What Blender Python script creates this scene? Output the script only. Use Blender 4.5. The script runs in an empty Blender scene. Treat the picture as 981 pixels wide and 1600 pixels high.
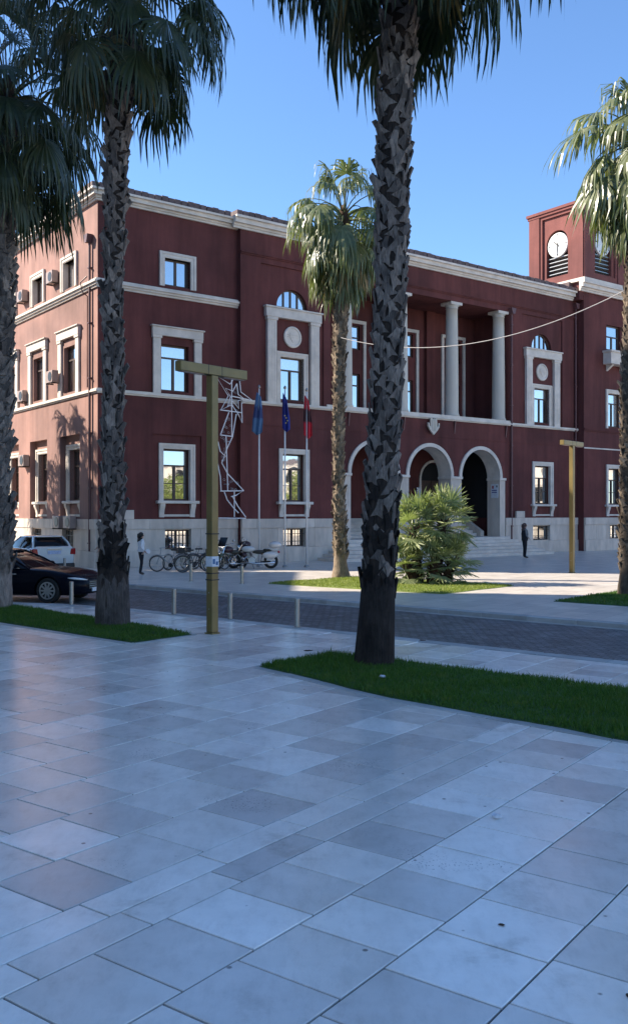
import bpy, bmesh, math, random
import numpy as np
from mathutils import Vector, Matrix, Euler
from math import sin, cos, pi, radians

rnd = random.Random(7)
scene = bpy.context.scene
COL = scene.collection

# ------------------------------------------------------------------ camera
EYE = 2.35
cam_d = bpy.data.cameras.new('camera')
cam = bpy.data.objects.new('camera', cam_d)
COL.objects.link(cam)
cam.location = (0, 0, EYE)
cam.rotation_euler = (radians(90), 0, 0)
cam_d.sensor_fit = 'VERTICAL'
cam_d.sensor_height = 36.0
cam_d.lens = 1450 / 1600 * 36
cam_d.shift_y = 3 / 1600
cam_d.clip_start = 0.1
cam_d.clip_end = 3000
scene.camera = cam

# ------------------------------------------------------------------ sky, sun, exposure
SUN_EL = radians(35)
SUN_AZ = math.atan2(-1.0, 0.17)            # clockwise from +Y, towards the sun
w = bpy.data.worlds.new('World')
scene.world = w
w.use_nodes = True
wn = w.node_tree.nodes
bg = wn['Background']
sky = wn.new('ShaderNodeTexSky')
sky.sky_type = 'NISHITA'
sky.sun_disc = False
sky.sun_elevation = SUN_EL
sky.sun_rotation = SUN_AZ
sky.air_density = 1.0
sky.dust_density = 0.0
sky.ozone_density = 7.0
sky.altitude = 0
w.node_tree.links.new(sky.outputs[0], bg.inputs[0])
bg.inputs[1].default_value = 0.12
sun_d = bpy.data.lights.new('sun', 'SUN')
sun_d.energy = 5.0
sun_d.angle = radians(0.55)
sun_d.color = (1.0, 0.90, 0.76)
sun = bpy.data.objects.new('sun', sun_d)
COL.objects.link(sun)
to_sun = Vector((sin(SUN_AZ) * cos(SUN_EL), cos(SUN_AZ) * cos(SUN_EL), sin(SUN_EL)))
sun.rotation_euler = to_sun.to_track_quat('Z', 'Y').to_euler()
sun.location = to_sun * 80
vs = scene.view_settings
vs.view_transform = 'Standard'
vs.look = 'None'
vs.gamma = 1
vs.use_curve_mapping = False
vs.exposure = 1.18


# ------------------------------------------------------------------ materials
def mat_base(name):
    m = bpy.data.materials.new(name)
    m.use_nodes = True
    nt = m.node_tree
    return m, nt, nt.nodes, nt.links, nt.nodes['Principled BSDF']


def ramp_color(nt, fac, c0, c1, p0=0.3, p1=0.7):
    r = nt.nodes.new('ShaderNodeValToRGB')
    r.color_ramp.elements[0].position = p0
    r.color_ramp.elements[1].position = p1
    r.color_ramp.elements[0].color = (*c0, 1)
    r.color_ramp.elements[1].color = (*c1, 1)
    nt.links.new(fac, r.inputs[0])
    return r


def noise(nt, scale, detail=4, rough=0.55, coord='pos', stretch=None):
    n = nt.nodes.new('ShaderNodeTexNoise')
    n.inputs['Scale'].default_value = scale
    n.inputs['Detail'].default_value = detail
    n.inputs['Roughness'].default_value = rough
    if coord == 'pos':
        g = nt.nodes.new('ShaderNodeNewGeometry')
        out = g.outputs['Position']
    else:
        g = nt.nodes.new('ShaderNodeTexCoord')
        out = g.outputs['Object']
    if stretch:
        mp = nt.nodes.new('ShaderNodeMapping')
        mp.inputs['Scale'].default_value = stretch
        nt.links.new(out, mp.inputs[0])
        out = mp.outputs[0]
    nt.links.new(out, n.inputs['Vector'])
    return n


def mixc(nt, fac, a, b, mode='MIX'):
    mx = nt.nodes.new('ShaderNodeMix')
    mx.data_type = 'RGBA'
    mx.blend_type = mode
    for sock, val in ((mx.inputs[0], fac), (mx.inputs[6], a), (mx.inputs[7], b)):
        if hasattr(val, 'is_linked') or hasattr(val, 'links'):
            nt.links.new(val, sock)
        elif isinstance(val, (int, float)):
            sock.default_value = val
        else:
            sock.default_value = (*val, 1)
    return mx.outputs[2]


def island_random(nt):
    g = nt.nodes.new('ShaderNodeNewGeometry')
    o = nt.nodes.new('ShaderNodeObjectInfo')
    a = nt.nodes.new('ShaderNodeMath'); a.operation = 'ADD'
    f = nt.nodes.new('ShaderNodeMath'); f.operation = 'FRACT'
    nt.links.new(g.outputs['Random Per Island'], a.inputs[0])
    nt.links.new(o.outputs['Random'], a.inputs[1])
    nt.links.new(a.outputs[0], f.inputs[0])
    return f.outputs[0]


def add_bump(nt, bsdf, height, strength, dist=0.01):
    b = nt.nodes.new('ShaderNodeBump')
    b.inputs['Strength'].default_value = strength
    b.inputs['Distance'].default_value = dist
    nt.links.new(height, b.inputs['Height'])
    nt.links.new(b.outputs[0], bsdf.inputs['Normal'])


def mk(name, col, rough=0.6, var=0.12, scale=4, bump=0.0, bscale=60, metal=0.0, spec=0.5,
       coord='pos', stretch=None, per_piece=0.0, coat=0.0):
    m, nt, N, L, b = mat_base(name)
    n = noise(nt, scale, 5, 0.6, coord, stretch)
    c0 = tuple(max(0, c * (1 - var)) for c in col)
    c1 = tuple(c * (1 + var) for c in col)
    out = ramp_color(nt, n.outputs[0], c0, c1).outputs[0]
    if per_piece:
        r = ramp_color(nt, island_random(nt), (1 - per_piece,) * 3, (1 + per_piece,) * 3, 0, 1)
        out = mixc(nt, 1.0, out, r.outputs[0], 'MULTIPLY')
    L.new(out, b.inputs['Base Color'])
    b.inputs['Roughness'].default_value = rough
    b.inputs['Metallic'].default_value = metal
    b.inputs['Specular IOR Level'].default_value = spec
    b.inputs['Coat Weight'].default_value = coat
    if bump:
        n2 = noise(nt, bscale, 4, 0.6, coord, stretch)
        add_bump(nt, b, n2.outputs[0], bump)
    return m


M = {}


def stucco(name, col, streak=0.18):
    m, nt, N, L, b = mat_base(name)
    n = noise(nt, 0.55, 6, 0.62)
    c = ramp_color(nt, n.outputs[0], tuple(x * 0.80 for x in col), tuple(x * 1.2 for x in col), 0.3, 0.72).outputs[0]
    pt = noise(nt, 0.23, 3, 0.4)
    c = mixc(nt, 1.0, c, ramp_color(nt, pt.outputs[0], (0.86, 0.88, 0.90), (1.08, 1.06, 1.05), 0.42, 0.58).outputs[0], 'MULTIPLY')
    s = noise(nt, 1.0, 5, 0.65, 'pos', (1.7, 1.7, 0.16))
    r = ramp_color(nt, s.outputs[0], (1 - streak,) * 3, (1.06,) * 3, 0.34, 0.62)
    c = mixc(nt, 1.0, c, r.outputs[0], 'MULTIPLY')
    L.new(c, b.inputs['Base Color'])
    b.inputs['Roughness'].default_value = 0.85
    b.inputs['Specular IOR Level'].default_value = 0.25
    n2 = noise(nt, 38, 5, 0.6)
    add_bump(nt, b, n2.outputs[0], 0.35, 0.01)
    return m


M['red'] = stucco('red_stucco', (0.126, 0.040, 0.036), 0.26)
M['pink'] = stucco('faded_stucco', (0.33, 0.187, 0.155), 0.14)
M['tower'] = stucco('tower_stucco', (0.200, 0.074, 0.064))
M['stone'] = mk('trim_stone', (0.64, 0.565, 0.49), 0.75, 0.16, 1.6, 0.25, 45, per_piece=0.05)
M['plinth'] = mk('plinth_stone', (0.58, 0.49, 0.41), 0.65, 0.2, 1.3, 0.3, 30, stretch=(1.6, 1.6, 0.5), per_piece=0.10)
M['column'] = mk('column_stone', (0.52, 0.47, 0.40), 0.7, 0.12, 1.2, 0.2, 40, stretch=(1, 1, 0.3))
M['rooftile'] = mk('roof_tile', (0.125, 0.085, 0.082), 0.8, 0.3, 5, 0.4, 20, per_piece=0.2)
M['timber'] = mk('dark_timber', (0.075, 0.042, 0.028), 0.5, 0.25, 6, 0.1, 80)
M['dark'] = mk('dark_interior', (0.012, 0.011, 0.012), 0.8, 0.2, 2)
M['pipe'] = mk('painted_pipe', (0.115, 0.045, 0.045), 0.5, 0.15, 6)
M['iron'] = mk('dark_iron', (0.03, 0.03, 0.032), 0.5, 0.2, 8, metal=0.4)
M['steel'] = mk('brushed_steel', (0.36, 0.35, 0.33), 0.34, 0.1, 12, metal=0.9)
M['chrome'] = mk('chrome', (0.62, 0.62, 0.62), 0.12, 0.05, 12, metal=1.0)
M['gold'] = mk('olive_gold_paint', (0.20, 0.145, 0.050), 0.42, 0.14, 2.2, 0.08, 60, metal=0.25)
M['white_metal'] = mk('white_paint', (0.70, 0.70, 0.69), 0.4, 0.06, 6)
M['ac'] = mk('aircon_white', (0.34, 0.245, 0.21), 0.5, 0.1, 5)
M['black'] = mk('black_plastic', (0.014, 0.014, 0.015), 0.45, 0.2, 8)
M['rubber'] = mk('rubber', (0.018, 0.018, 0.018), 0.75, 0.2, 20)
M['skin'] = mk('skin', (0.42, 0.26, 0.19), 0.55, 0.06, 12)
M['hair'] = mk('dark_hair', (0.012, 0.009, 0.008), 0.5, 0.3, 30, 0.5, 60)
M['greyhair'] = mk('brown_hair', (0.10, 0.055, 0.045), 0.5, 0.3, 30, 0.5, 60)
M['white_cloth'] = mk('white_cloth', (0.68, 0.68, 0.70), 0.85, 0.08, 14, 0.4, 25)
M['dark_cloth'] = mk('dark_cloth', (0.014, 0.014, 0.018), 0.9, 0.2, 14, 0.4, 25)
M['grey_cloth'] = mk('grey_cloth', (0.20, 0.20, 0.20), 0.9, 0.15, 14, 0.4, 25)
M['navy'] = mk('navy_car_paint', (0.006, 0.007, 0.013), 0.16, 0.1, 3, spec=0.08)
M['white_car'] = mk('white_car_paint', (0.62, 0.62, 0.60), 0.25, 0.04, 3, coat=1.0)
M['car_glass'] = mk('car_glass', (0.008, 0.009, 0.011), 0.06, 0.1, 3, spec=0.18)
M['tail_lamp'] = mk('red_lens', (0.35, 0.012, 0.015), 0.15, 0.1, 9, coat=1.0)
M['head_lamp'] = mk('clear_lens', (0.75, 0.78, 0.80), 0.12, 0.05, 9, coat=1.0)
M['plate'] = mk('number_plate', (0.42, 0.47, 0.62), 0.5, 0.3, 18)
M['alloy'] = mk('alloy_rim', (0.55, 0.55, 0.55), 0.3, 0.08, 12, metal=0.8)
M['clock'] = mk('clock_face', (0.74, 0.74, 0.71), 0.35, 0.06, 2)
M['silver_paint'] = mk('silver_tank_paint', (0.55, 0.57, 0.56), 0.22, 0.06, 4, coat=0.8)
M['maroon_paint'] = mk('maroon_case', (0.035, 0.012, 0.016), 0.35, 0.1, 4)
M['seat_leather'] = mk('seat_leather', (0.045, 0.042, 0.032), 0.5, 0.15, 12)
M['paper'] = mk('paper', (0.66, 0.67, 0.70), 0.7, 0.1, 16)
M['white_tube'] = mk('white_tube', (0.85, 0.80, 0.78), 0.4, 0.05, 10)
M['bulb'] = mk('rope_light', (0.50, 0.46, 0.44), 0.4, 0.08, 10)
M['kerb'] = mk('kerb_stone', (0.40, 0.39, 0.37), 0.6, 0.18, 2.5, 0.3, 30, per_piece=0.12)
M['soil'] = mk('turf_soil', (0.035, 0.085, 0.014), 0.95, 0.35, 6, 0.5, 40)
M['soil_lit'] = mk('lit_turf_soil', (0.17, 0.21, 0.045), 0.95, 0.3, 6, 0.5, 40)  # lighter copy of the turf for the sunlit bed; sun put into the colour
M['block_wall'] = mk('block_render', (0.70, 0.62, 0.52), 0.85, 0.12, 0.6, 0.2, 30)  # light tone chosen so the unseen blocks bounce fill onto the square


def glass_mat():
    m, nt, N, L, b = mat_base('window_glass')
    cu = N.new('ShaderNodeValToRGB'); cu.color_ramp.interpolation = 'CONSTANT'
    cu.color_ramp.elements[0].color = (0.02, 0.022, 0.024, 1); cu.color_ramp.elements[1].position = 0.72; cu.color_ramp.elements[1].color = (0.34, 0.31, 0.27, 1)
    L.new(island_random(nt), cu.inputs[0]); L.new(cu.outputs[0], b.inputs['Base Color'])
    b.inputs['Roughness'].default_value = 0.25
    gl = N.new('ShaderNodeBsdfGlossy')
    gl.inputs['Color'].default_value = (0.92, 0.94, 0.96, 1)
    gl.inputs['Roughness'].default_value = 0.02
    n = noise(nt, 1.1, 2, 0.5)
    bp = N.new('ShaderNodeBump'); bp.inputs['Strength'].default_value = 0.05; bp.inputs['Distance'].default_value = 0.05
    L.new(n.outputs[0], bp.inputs['Height']); L.new(bp.outputs[0], gl.inputs['Normal'])
    mx = N.new('ShaderNodeMixShader'); mx.inputs[0].default_value = 0.5
    L.new(b.outputs[0], mx.inputs[1]); L.new(gl.outputs[0], mx.inputs[2])
    L.new(mx.outputs[0], N['Material Output'].inputs[0])
    return m


M['glass'] = glass_mat()


def tile_mat():
    m, nt, N, L, b = mat_base('polished_limestone')
    r = island_random(nt)
    cr = N.new('ShaderNodeValToRGB')
    els = cr.color_ramp.elements
    els[0].position = 0.0; els[0].color = (0.62, 0.58, 0.54, 1)
    els[1].position = 1.0; els[1].color = (0.97, 0.93, 0.86, 1)
    for p, c in ((0.14, (0.70, 0.65, 0.60)), (0.35, (0.77, 0.715, 0.65)), (0.6, (0.86, 0.80, 0.725)), (0.8, (0.95, 0.89, 0.81))):
        e = els.new(p); e.color = (*c, 1)
    L.new(r, cr.inputs[0])
    # cloudy limestone figure, shifted for every tile
    cl = noise(nt, 2.6, 7, 0.66)
    c = mixc(nt, 1.0, cr.outputs[0], ramp_color(nt, cl.outputs[0], (0.88, 0.875, 0.87), (1.08, 1.08, 1.085), 0.28, 0.72).outputs[0], 'MULTIPLY')
    vein = noise(nt, 9, 9, 0.75, 'pos', (1, 0.35, 1))
    c = mixc(nt, 1.0, c, ramp_color(nt, vein.outputs[0], (0.92, 0.915, 0.91), (1.02, 1.02, 1.02), 0.36, 0.52).outputs[0], 'MULTIPLY')
    # pits and dirt specks
    pit = N.new('ShaderNodeTexVoronoi'); pit.inputs['Scale'].default_value = 3.1
    g = N.new('ShaderNodeNewGeometry'); L.new(g.outputs['Position'], pit.inputs['Vector'])
    sp = ramp_color(nt, pit.outputs['Distance'], (0.30, 0.28, 0.27), (1, 1, 1), 0.035, 0.06)
    c = mixc(nt, 1.0, c, sp.outputs[0], 'MULTIPLY')
    # patches of small pits worn into some slabs
    pm = noise(nt, 0.9, 3, 0.5)
    pv = N.new('ShaderNodeTexVoronoi'); pv.inputs['Scale'].default_value = 42
    L.new(g.outputs['Position'], pv.inputs['Vector'])
    pw = N.new('ShaderNodeMath'); pw.operation = 'MULTIPLY'
    L.new(ramp_color(nt, pm.outputs[0], (0, 0, 0), (1, 1, 1), 0.60, 0.68).outputs[0], pw.inputs[0])
    L.new(ramp_color(nt, pv.outputs['Distance'], (1, 1, 1), (0, 0, 0), 0.14, 0.30).outputs[0], pw.inputs[1])
    c = mixc(nt, pw.outputs[0], c, (0.22, 0.21, 0.20))
    dirt = noise(nt, 1.3, 8, 0.72)
    c = mixc(nt, 1.0, c, ramp_color(nt, dirt.outputs[0], (0.80, 0.78, 0.76), (1, 1, 1), 0.28, 0.42).outputs[0], 'MULTIPLY')
    L.new(c, b.inputs['Base Color'])
    rr = N.new('ShaderNodeMapRange')
    rr.inputs[3].default_value = 0.10; rr.inputs[4].default_value = 0.34
    rn = noise(nt, 3.7, 6, 0.7)
    L.new(rn.outputs[0], rr.inputs[0]); L.new(rr.outputs[0], b.inputs['Roughness'])
    b.inputs['Specular IOR Level'].default_value = 0.85
    bn = noise(nt, 7, 6, 0.7)
    add_bump(nt, b, bn.outputs[0], 0.12, 0.01)
    return m


M['tile'] = tile_mat()
M['joint'] = mk('joint_sand', (0.075, 0.070, 0.068), 0.9, 0.3, 8)


def brick_mat(name, c1, c2, mortar, bw, bh, ms, rot, rough, bump, off=0.5, nz=0.12, spec=0.5):
    m, nt, N, L, b = mat_base(name)
    g = N.new('ShaderNodeNewGeometry')
    mp = N.new('ShaderNodeMapping'); mp.inputs['Rotation'].default_value = (0, 0, rot)
    L.new(g.outputs['Position'], mp.inputs[0])
    br = N.new('ShaderNodeTexBrick')
    L.new(mp.outputs[0], br.inputs['Vector'])
    br.offset = off
    br.inputs['Color1'].default_value = (*c1, 1)
    br.inputs['Color2'].default_value = (*c2, 1)
    br.inputs['Mortar'].default_value = (*mortar, 1)
    br.inputs['Scale'].default_value = 1.0
    br.inputs['Mortar Size'].default_value = ms
    br.inputs['Mortar Smooth'].default_value = 0.3
    br.inputs['Brick Width'].default_value = bw
    br.inputs['Row Height'].default_value = bh
    n = noise(nt, 1.4, 6, 0.65)
    c = mixc(nt, 1.0, br.outputs['Color'], ramp_color(nt, n.outputs[0], (1 - nz * 1.6,) * 3, (1 + nz,) * 3, 0.3, 0.7).outputs[0], 'MULTIPLY')
    L.new(c, b.inputs['Base Color'])
    b.inputs['Roughness'].default_value = rough
    b.inputs['Specular IOR Level'].default_value = spec
    n2 = noise(nt, 22, 4, 0.6)
    inv = N.new('ShaderNodeMath'); inv.operation = 'MULTIPLY_ADD'
    L.new(br.outputs['Fac'], inv.inputs[0]); inv.inputs[1].default_value = -1.0
    L.new(n2.outputs[0], inv.inputs[2])
    add_bump(nt, b, inv.outputs[0], bump, 0.02)
    return m


TILE_ANG = radians(53.5)
M['far_paving'] = brick_mat('pale_paving', (0.58, 0.52, 0.45), (0.68, 0.61, 0.53), (0.30, 0.27, 0.23), 0.8, 0.6, 0.008, -TILE_ANG, 0.35, 0.15)
M['cobble'] = brick_mat('basalt_setts', (0.075, 0.076, 0.082), (0.20, 0.198, 0.20), (0.022, 0.020, 0.019), 0.22, 0.14, 0.016, radians(41), 0.42, 1.0, 0.5, 0.3)
M['ground'] = brick_mat('city_ground', (0.20, 0.195, 0.19), (0.25, 0.245, 0.24), (0.11, 0.11, 0.11), 1.0, 0.6, 0.01, -TILE_ANG, 0.7, 0.2)


def trunk_mat(name, c_lo, c_hi, base_dark=0.0, z_dark=(0.3, 1.9)):
    m, nt, N, L, b = mat_base(name)
    n = noise(nt, 5, 7, 0.7, 'pos', (1, 1, 0.5))
    c = ramp_color(nt, n.outputs[0], c_lo, c_hi, 0.3, 0.72).outputs[0]
    r = ramp_color(nt, island_random(nt), (0.50, 0.50, 0.52), (1.6, 1.55, 1.5), 0, 1)
    c = mixc(nt, 1.0, c, r.outputs[0], 'MULTIPLY')
    fib = noise(nt, 16, 5, 0.7, 'pos', (3.0, 3.0, 0.25))
    c = mixc(nt, 1.0, c, ramp_color(nt, fib.outputs[0], (0.55, 0.53, 0.52), (1.15, 1.15, 1.15), 0.35, 0.6).outputs[0], 'MULTIPLY')
    L.new(c, b.inputs['Base Color'])
    b.inputs['Roughness'].default_value = 0.9
    b.inputs['Specular IOR Level'].default_value = 0.2
    add_bump(nt, b, fib.outputs[0], 0.8, 0.02)
    return m


M['trunk'] = trunk_mat('palm_trunk_grey', (0.095, 0.080, 0.072), (0.27, 0.228, 0.20))
M['char'] = trunk_mat('palm_base_charred', (0.012, 0.010, 0.010), (0.045, 0.037, 0.033))
M['trunk_far'] = trunk_mat('palm_trunk_tan', (0.085, 0.066, 0.048), (0.27, 0.22, 0.165))
M['core'] = trunk_mat('palm_trunk_core', (0.022, 0.017, 0.015), (0.065, 0.050, 0.042))
M['fibre'] = trunk_mat('palm_fibre_brown', (0.040, 0.024, 0.017), (0.110, 0.066, 0.045))


def leaf_mat(name, c0, c1, tip, rough=0.38, trans=0.25):
    m, nt, N, L, b = mat_base(name)
    r = island_random(nt)
    c = ramp_color(nt, r, c0, c1, 0, 1).outputs[0]
    n = noise(nt, 3.5, 3, 0.5)
    c = mixc(nt, ramp_color(nt, n.outputs[0], (0, 0, 0), (1, 1, 1), 0.55, 0.8).outputs[0], c, tip)
    L.new(c, b.inputs['Base Color'])
    b.inputs['Roughness'].default_value = rough
    b.inputs['Specular IOR Level'].default_value = 0.55
    t = N.new('ShaderNodeBsdfTranslucent')
    L.new(mixc(nt, 1.0, c, (1.1, 1.25, 0.55), 'MULTIPLY'), t.inputs['Color'])
    mx = N.new('ShaderNodeMixShader'); mx.inputs[0].default_value = trans
    L.new(b.outputs[0], mx.inputs[1]); L.new(t.outputs[0], mx.inputs[2])
    L.new(mx.outputs[0], N['Material Output'].inputs[0])
    return m


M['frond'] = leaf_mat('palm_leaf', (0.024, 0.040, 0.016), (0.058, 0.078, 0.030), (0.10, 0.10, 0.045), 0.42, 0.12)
M['frond_lit'] = leaf_mat('palm_leaf_lit', (0.085, 0.115, 0.045), (0.20, 0.22, 0.105), (0.30, 0.28, 0.14), 0.33)  # paler leaf copy; sunlight on the far crowns is put into the colour
M['frond_dry'] = leaf_mat('palm_leaf_dry', (0.20, 0.135, 0.055), (0.34, 0.25, 0.12), (0.36, 0.28, 0.15), 0.6)
M['fan_grey'] = leaf_mat('fan_palm_leaf', (0.15, 0.185, 0.075), (0.34, 0.37, 0.19), (0.42, 0.42, 0.24), 0.45, 0.3)
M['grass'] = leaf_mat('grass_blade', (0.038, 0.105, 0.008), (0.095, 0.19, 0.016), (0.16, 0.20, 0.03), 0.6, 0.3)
M['grass_lit'] = leaf_mat('grass_blade_lit', (0.16, 0.21, 0.025), (0.28, 0.31, 0.06), (0.34, 0.33, 0.10), 0.6, 0.3)  # yellower copy of the grass that carries the sunlight in its colour


def flag_mat(name, col, dark, z0, z1, mark=None):
    m, nt, N, L, b = mat_base(name)
    tc = N.new('ShaderNodeTexCoord')
    sx = N.new('ShaderNodeSeparateXYZ'); L.new(tc.outputs['Object'], sx.inputs[0])
    n = noise(nt, 7, 3, 0.5, 'obj')
    ad = N.new('ShaderNodeMath'); ad.operation = 'MULTIPLY_ADD'; ad.inputs[1].default_value = 0.5
    L.new(n.outputs[0], ad.inputs[0]); L.new(sx.outputs['Z'], ad.inputs[2])
    rp = N.new('ShaderNodeValToRGB'); rp.color_ramp.interpolation = 'EASE'
    mr = N.new('ShaderNodeMapRange'); mr.inputs[1].default_value = z0; mr.inputs[2].default_value = z1
    L.new(ad.outputs[0], mr.inputs[0]); L.new(mr.outputs[0], rp.inputs[0])
    e = rp.color_ramp.elements
    e[0].position = 0.0; e[0].color = (*col, 1)
    e[1].position = 1.0; e[1].color = (*col, 1)
    for p, c in ((0.58, col), (0.66, dark), (0.86, dark), (0.94, col)):
        k = e.new(p); k.color = (*c, 1)
    L.new(rp.outputs[0], b.inputs['Base Color'])
    b.inputs['Roughness'].default_value = 0.8
    return m


M['flag_blue'] = flag_mat('pale_blue_flag', (0.075, 0.155, 0.29), (0.035, 0.055, 0.16), 0, 1.7)
M['flag_navy'] = flag_mat('deep_blue_flag', (0.012, 0.022, 0.21), (0.010, 0.016, 0.15), 0, 1.7)
M['flag_red'] = flag_mat('red_flag', (0.42, 0.010, 0.025), (0.035, 0.006, 0.010), -0.15, 1.75)
M['flag_star'] = mk('flag_star_yellow', (0.5, 0.42, 0.12), 0.8)


# ------------------------------------------------------------------ helpers
def link(name, data, parent=None):
    o = bpy.data.objects.new(name, data)
    COL.objects.link(o)
    if parent is not None:
        o.parent = parent
    return o


def tag(o, label=None, cat=None, group=None, kind=None):
    if label: o['label'] = label
    if cat: o['category'] = cat
    if group: o['group'] = group
    if kind: o['kind'] = kind
    return o


def thing(name, label, cat, loc=(0, 0, 0), rz=0.0, group=None):
    o = link(name, None)
    o.empty_display_size = 0.3
    o.location = loc
    o.rotation_euler = (0, 0, rz)
    return tag(o, label, cat, group)


def copy_tree(o, parent=None, depth=0):
    c = o.copy()
    COL.objects.link(c)
    c.parent = parent
    for ch in list(o.children):
        copy_tree(ch, c, depth + 1)
    return c


class MB:
    """collects shapes; build() links them as one mesh object"""
    def __init__(self, fn=None):
        self.v = []; self.f = []; self.fn = fn

    def pts(self, ps):
        i = len(self.v)
        for p in ps:
            self.v.append(tuple(self.fn(*p)) if self.fn else tuple(p))
        return i

    def poly(self, ps):
        i = self.pts(ps)
        self.f.append(tuple(range(i, i + len(ps))))

    def box(self, a0, b0, c0, a1, b1, c1):
        i = self.pts([(a0, b0, c0), (a1, b0, c0), (a1, b1, c0), (a0, b1, c0), (a0, b0, c1), (a1, b0, c1), (a1, b1, c1), (a0, b1, c1)])
        for q in ((0, 3, 2, 1), (4, 5, 6, 7), (0, 1, 5, 4), (1, 2, 6, 5), (2, 3, 7, 6), (3, 0, 4, 7)):
            self.f.append(tuple(i + k for k in q))
        return self

    def prism(self, poly, axis, lo, hi):
        """polygon in the two other coordinates, extruded along axis (0,1,2)"""
        def put(p, h):
            q = list(p); q.insert(axis, h); return tuple(q)
        n = len(poly)
        i = self.pts([put(p, lo) for p in poly] + [put(p, hi) for p in poly])
        self.f.append(tuple(range(i + n - 1, i - 1, -1)))
        self.f.append(tuple(range(i + n, i + 2 * n)))
        for k in range(n):
            j = (k + 1) % n
            self.f.append((i + k, i + j, i + n + j, i + n + k))
        return self

    def tube(self, ps, r, n=8, closed=False, caps=True):
        ps = [Vector(p) for p in ps]
        m = len(ps)
        rs = r if isinstance(r, (list, tuple)) else [r] * m
        up = Vector((0, 0, 1))
        rings = []
        for k in range(m):
            if closed:
                d = ps[(k + 1) % m] - ps[k - 1]
            else:
                d = ps[min(k + 1, m - 1)] - ps[max(k - 1, 0)]
            d.normalize()
            a = d.cross(up)
            if a.length < 1e-3:
                a = d.cross(Vector((0, 1, 0)))
            a.normalize()
            c = d.cross(a)
            i = self.pts([tuple(ps[k] + (a * cos(2 * pi * j / n) + c * sin(2 * pi * j / n)) * rs[k]) for j in range(n)])
            rings.append(i)
        for k in range(m if closed else m - 1):
            A, B = rings[k], rings[(k + 1) % m]
            for j in range(n):
                j2 = (j + 1) % n
                self.f.append((A + j, A + j2, B + j2, B + j))
        if caps and not closed:
            self.f.append(tuple(rings[0] + j for j in range(n - 1, -1, -1)))
            self.f.append(tuple(rings[-1] + j for j in range(n)))
        return self

    def lathe(self, prof, c=(0, 0, 0), axis=2, n=16):
        """prof: (radius, height) list about an axis through c"""
        rings = []
        for r, h in prof:
            ring = []
            for j in range(n):
                a = 2 * pi * j / n
                p = [r * cos(a), r * sin(a)]
                p.insert(axis, h)
                ring.append((p[0] + c[0], p[1] + c[1], p[2] + c[2]))
            rings.append(self.pts(ring))
        for A, B in zip(rings[:-1], rings[1:]):
            for j in range(n):
                j2 = (j + 1) % n
                self.f.append((A + j, A + j2, B + j2, B + j))
        self.f.append(tuple(rings[0] + j for j in range(n - 1, -1, -1)))
        self.f.append(tuple(rings[-1] + j for j in range(n)))
        return self

    def ball(self, c, r, n=10, m=7, sq=(1, 1, 1)):
        rings = []
        for k in range(1, m):
            th = pi * k / m
            rings.append(self.pts([(c[0] + sq[0] * r * sin(th) * cos(2 * pi * j / n), c[1] + sq[1] * r * sin(th) * sin(2 * pi * j / n), c[2] + sq[2] * r * cos(th)) for j in range(n)]))
        t = self.pts([(c[0], c[1], c[2] + sq[2] * r)]); b = self.pts([(c[0], c[1], c[2] - sq[2] * r)])
        for A, B in zip(rings[:-1], rings[1:]):
            for j in range(n):
                self.f.append((A + j, B + j, B + (j + 1) % n, A + (j + 1) % n))
        for j in range(n):
            self.f.append((t, rings[0] + j, rings[0] + (j + 1) % n))
            self.f.append((b, rings[-1] + (j + 1) % n, rings[-1] + j))
        return self

    def mesh(self, name, m=None, smooth=False):
        me = bpy.data.meshes.new(name)
        me.from_pydata(self.v, [], self.f)
        if m is not None:
            me.materials.append(m)
        if smooth:
            me.polygons.foreach_set('use_smooth', [True] * len(me.polygons))
        me.update()
        return me

    def build(self, name, m, parent=None, smooth=False, bevel=0.0, seg=1):
        o = link(name, self.mesh(name, m, smooth), parent)
        if bevel:
            b = o.modifiers.new('bevel', 'BEVEL')
            b.width = bevel; b.segments = seg; b.limit_method = 'ANGLE'; b.angle_limit = radians(40)
        return o


def lofted(sections, close_ends=True):
    mb = MB()
    n = len(sections[0])
    rings = [mb.pts(s) for s in sections]
    for A, B in zip(rings[:-1], rings[1:]):
        for j in range(n):
            j2 = (j + 1) % n
            mb.f.append((A + j, A + j2, B + j2, B + j))
    if close_ends:
        mb.f.append(tuple(rings[0] + j for j in range(n - 1, -1, -1)))
        mb.f.append(tuple(rings[-1] + j for j in range(n)))
    return mb


EV = Vector((0.755, -0.656, 0))     # along the road
MV = Vector((0.656, 0.755, 0))      # across the road, away from the camera


def EM(e, m, z=0.0):
    return (EV.x * e + MV.x * m, EV.y * e + MV.y * m, z)

# ================================================================== THE SETTING
g = MB(); g.poly([(-900, -900, -0.16), (900, -900, -0.16), (900, 1500, -0.16), (-900, 1500, -0.16)])
tag(g.build('ground', M['ground']), kind='structure')

rd = MB(); rd.poly([(-60, 2, -0.10), (60, -45, -0.10), (75, 0, -0.10), (10, 40, -0.10), (-24, 90, -0.10), (-70, 90, -0.10)])
tag(rd.build('road', M['cobble']), kind='structure')

# plaza on the near side: outline along its kerb (from right to left)
near_edge = [EM(30, 14.4)[:2], EM(-18.2, 14.4)[:2], (-6.6, 24.2), (-8.4, 24.75), (-12.5, 25.6), (-24, 28.0), (-45, 31.5)]
plaza_poly = near_edge + [(-45, -14), (34, -30)]
pz = MB(); pz.prism(plaza_poly, 2, -0.155, -0.014)
plaza = tag(pz.build('plaza', M['joint']), kind='structure')
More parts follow.
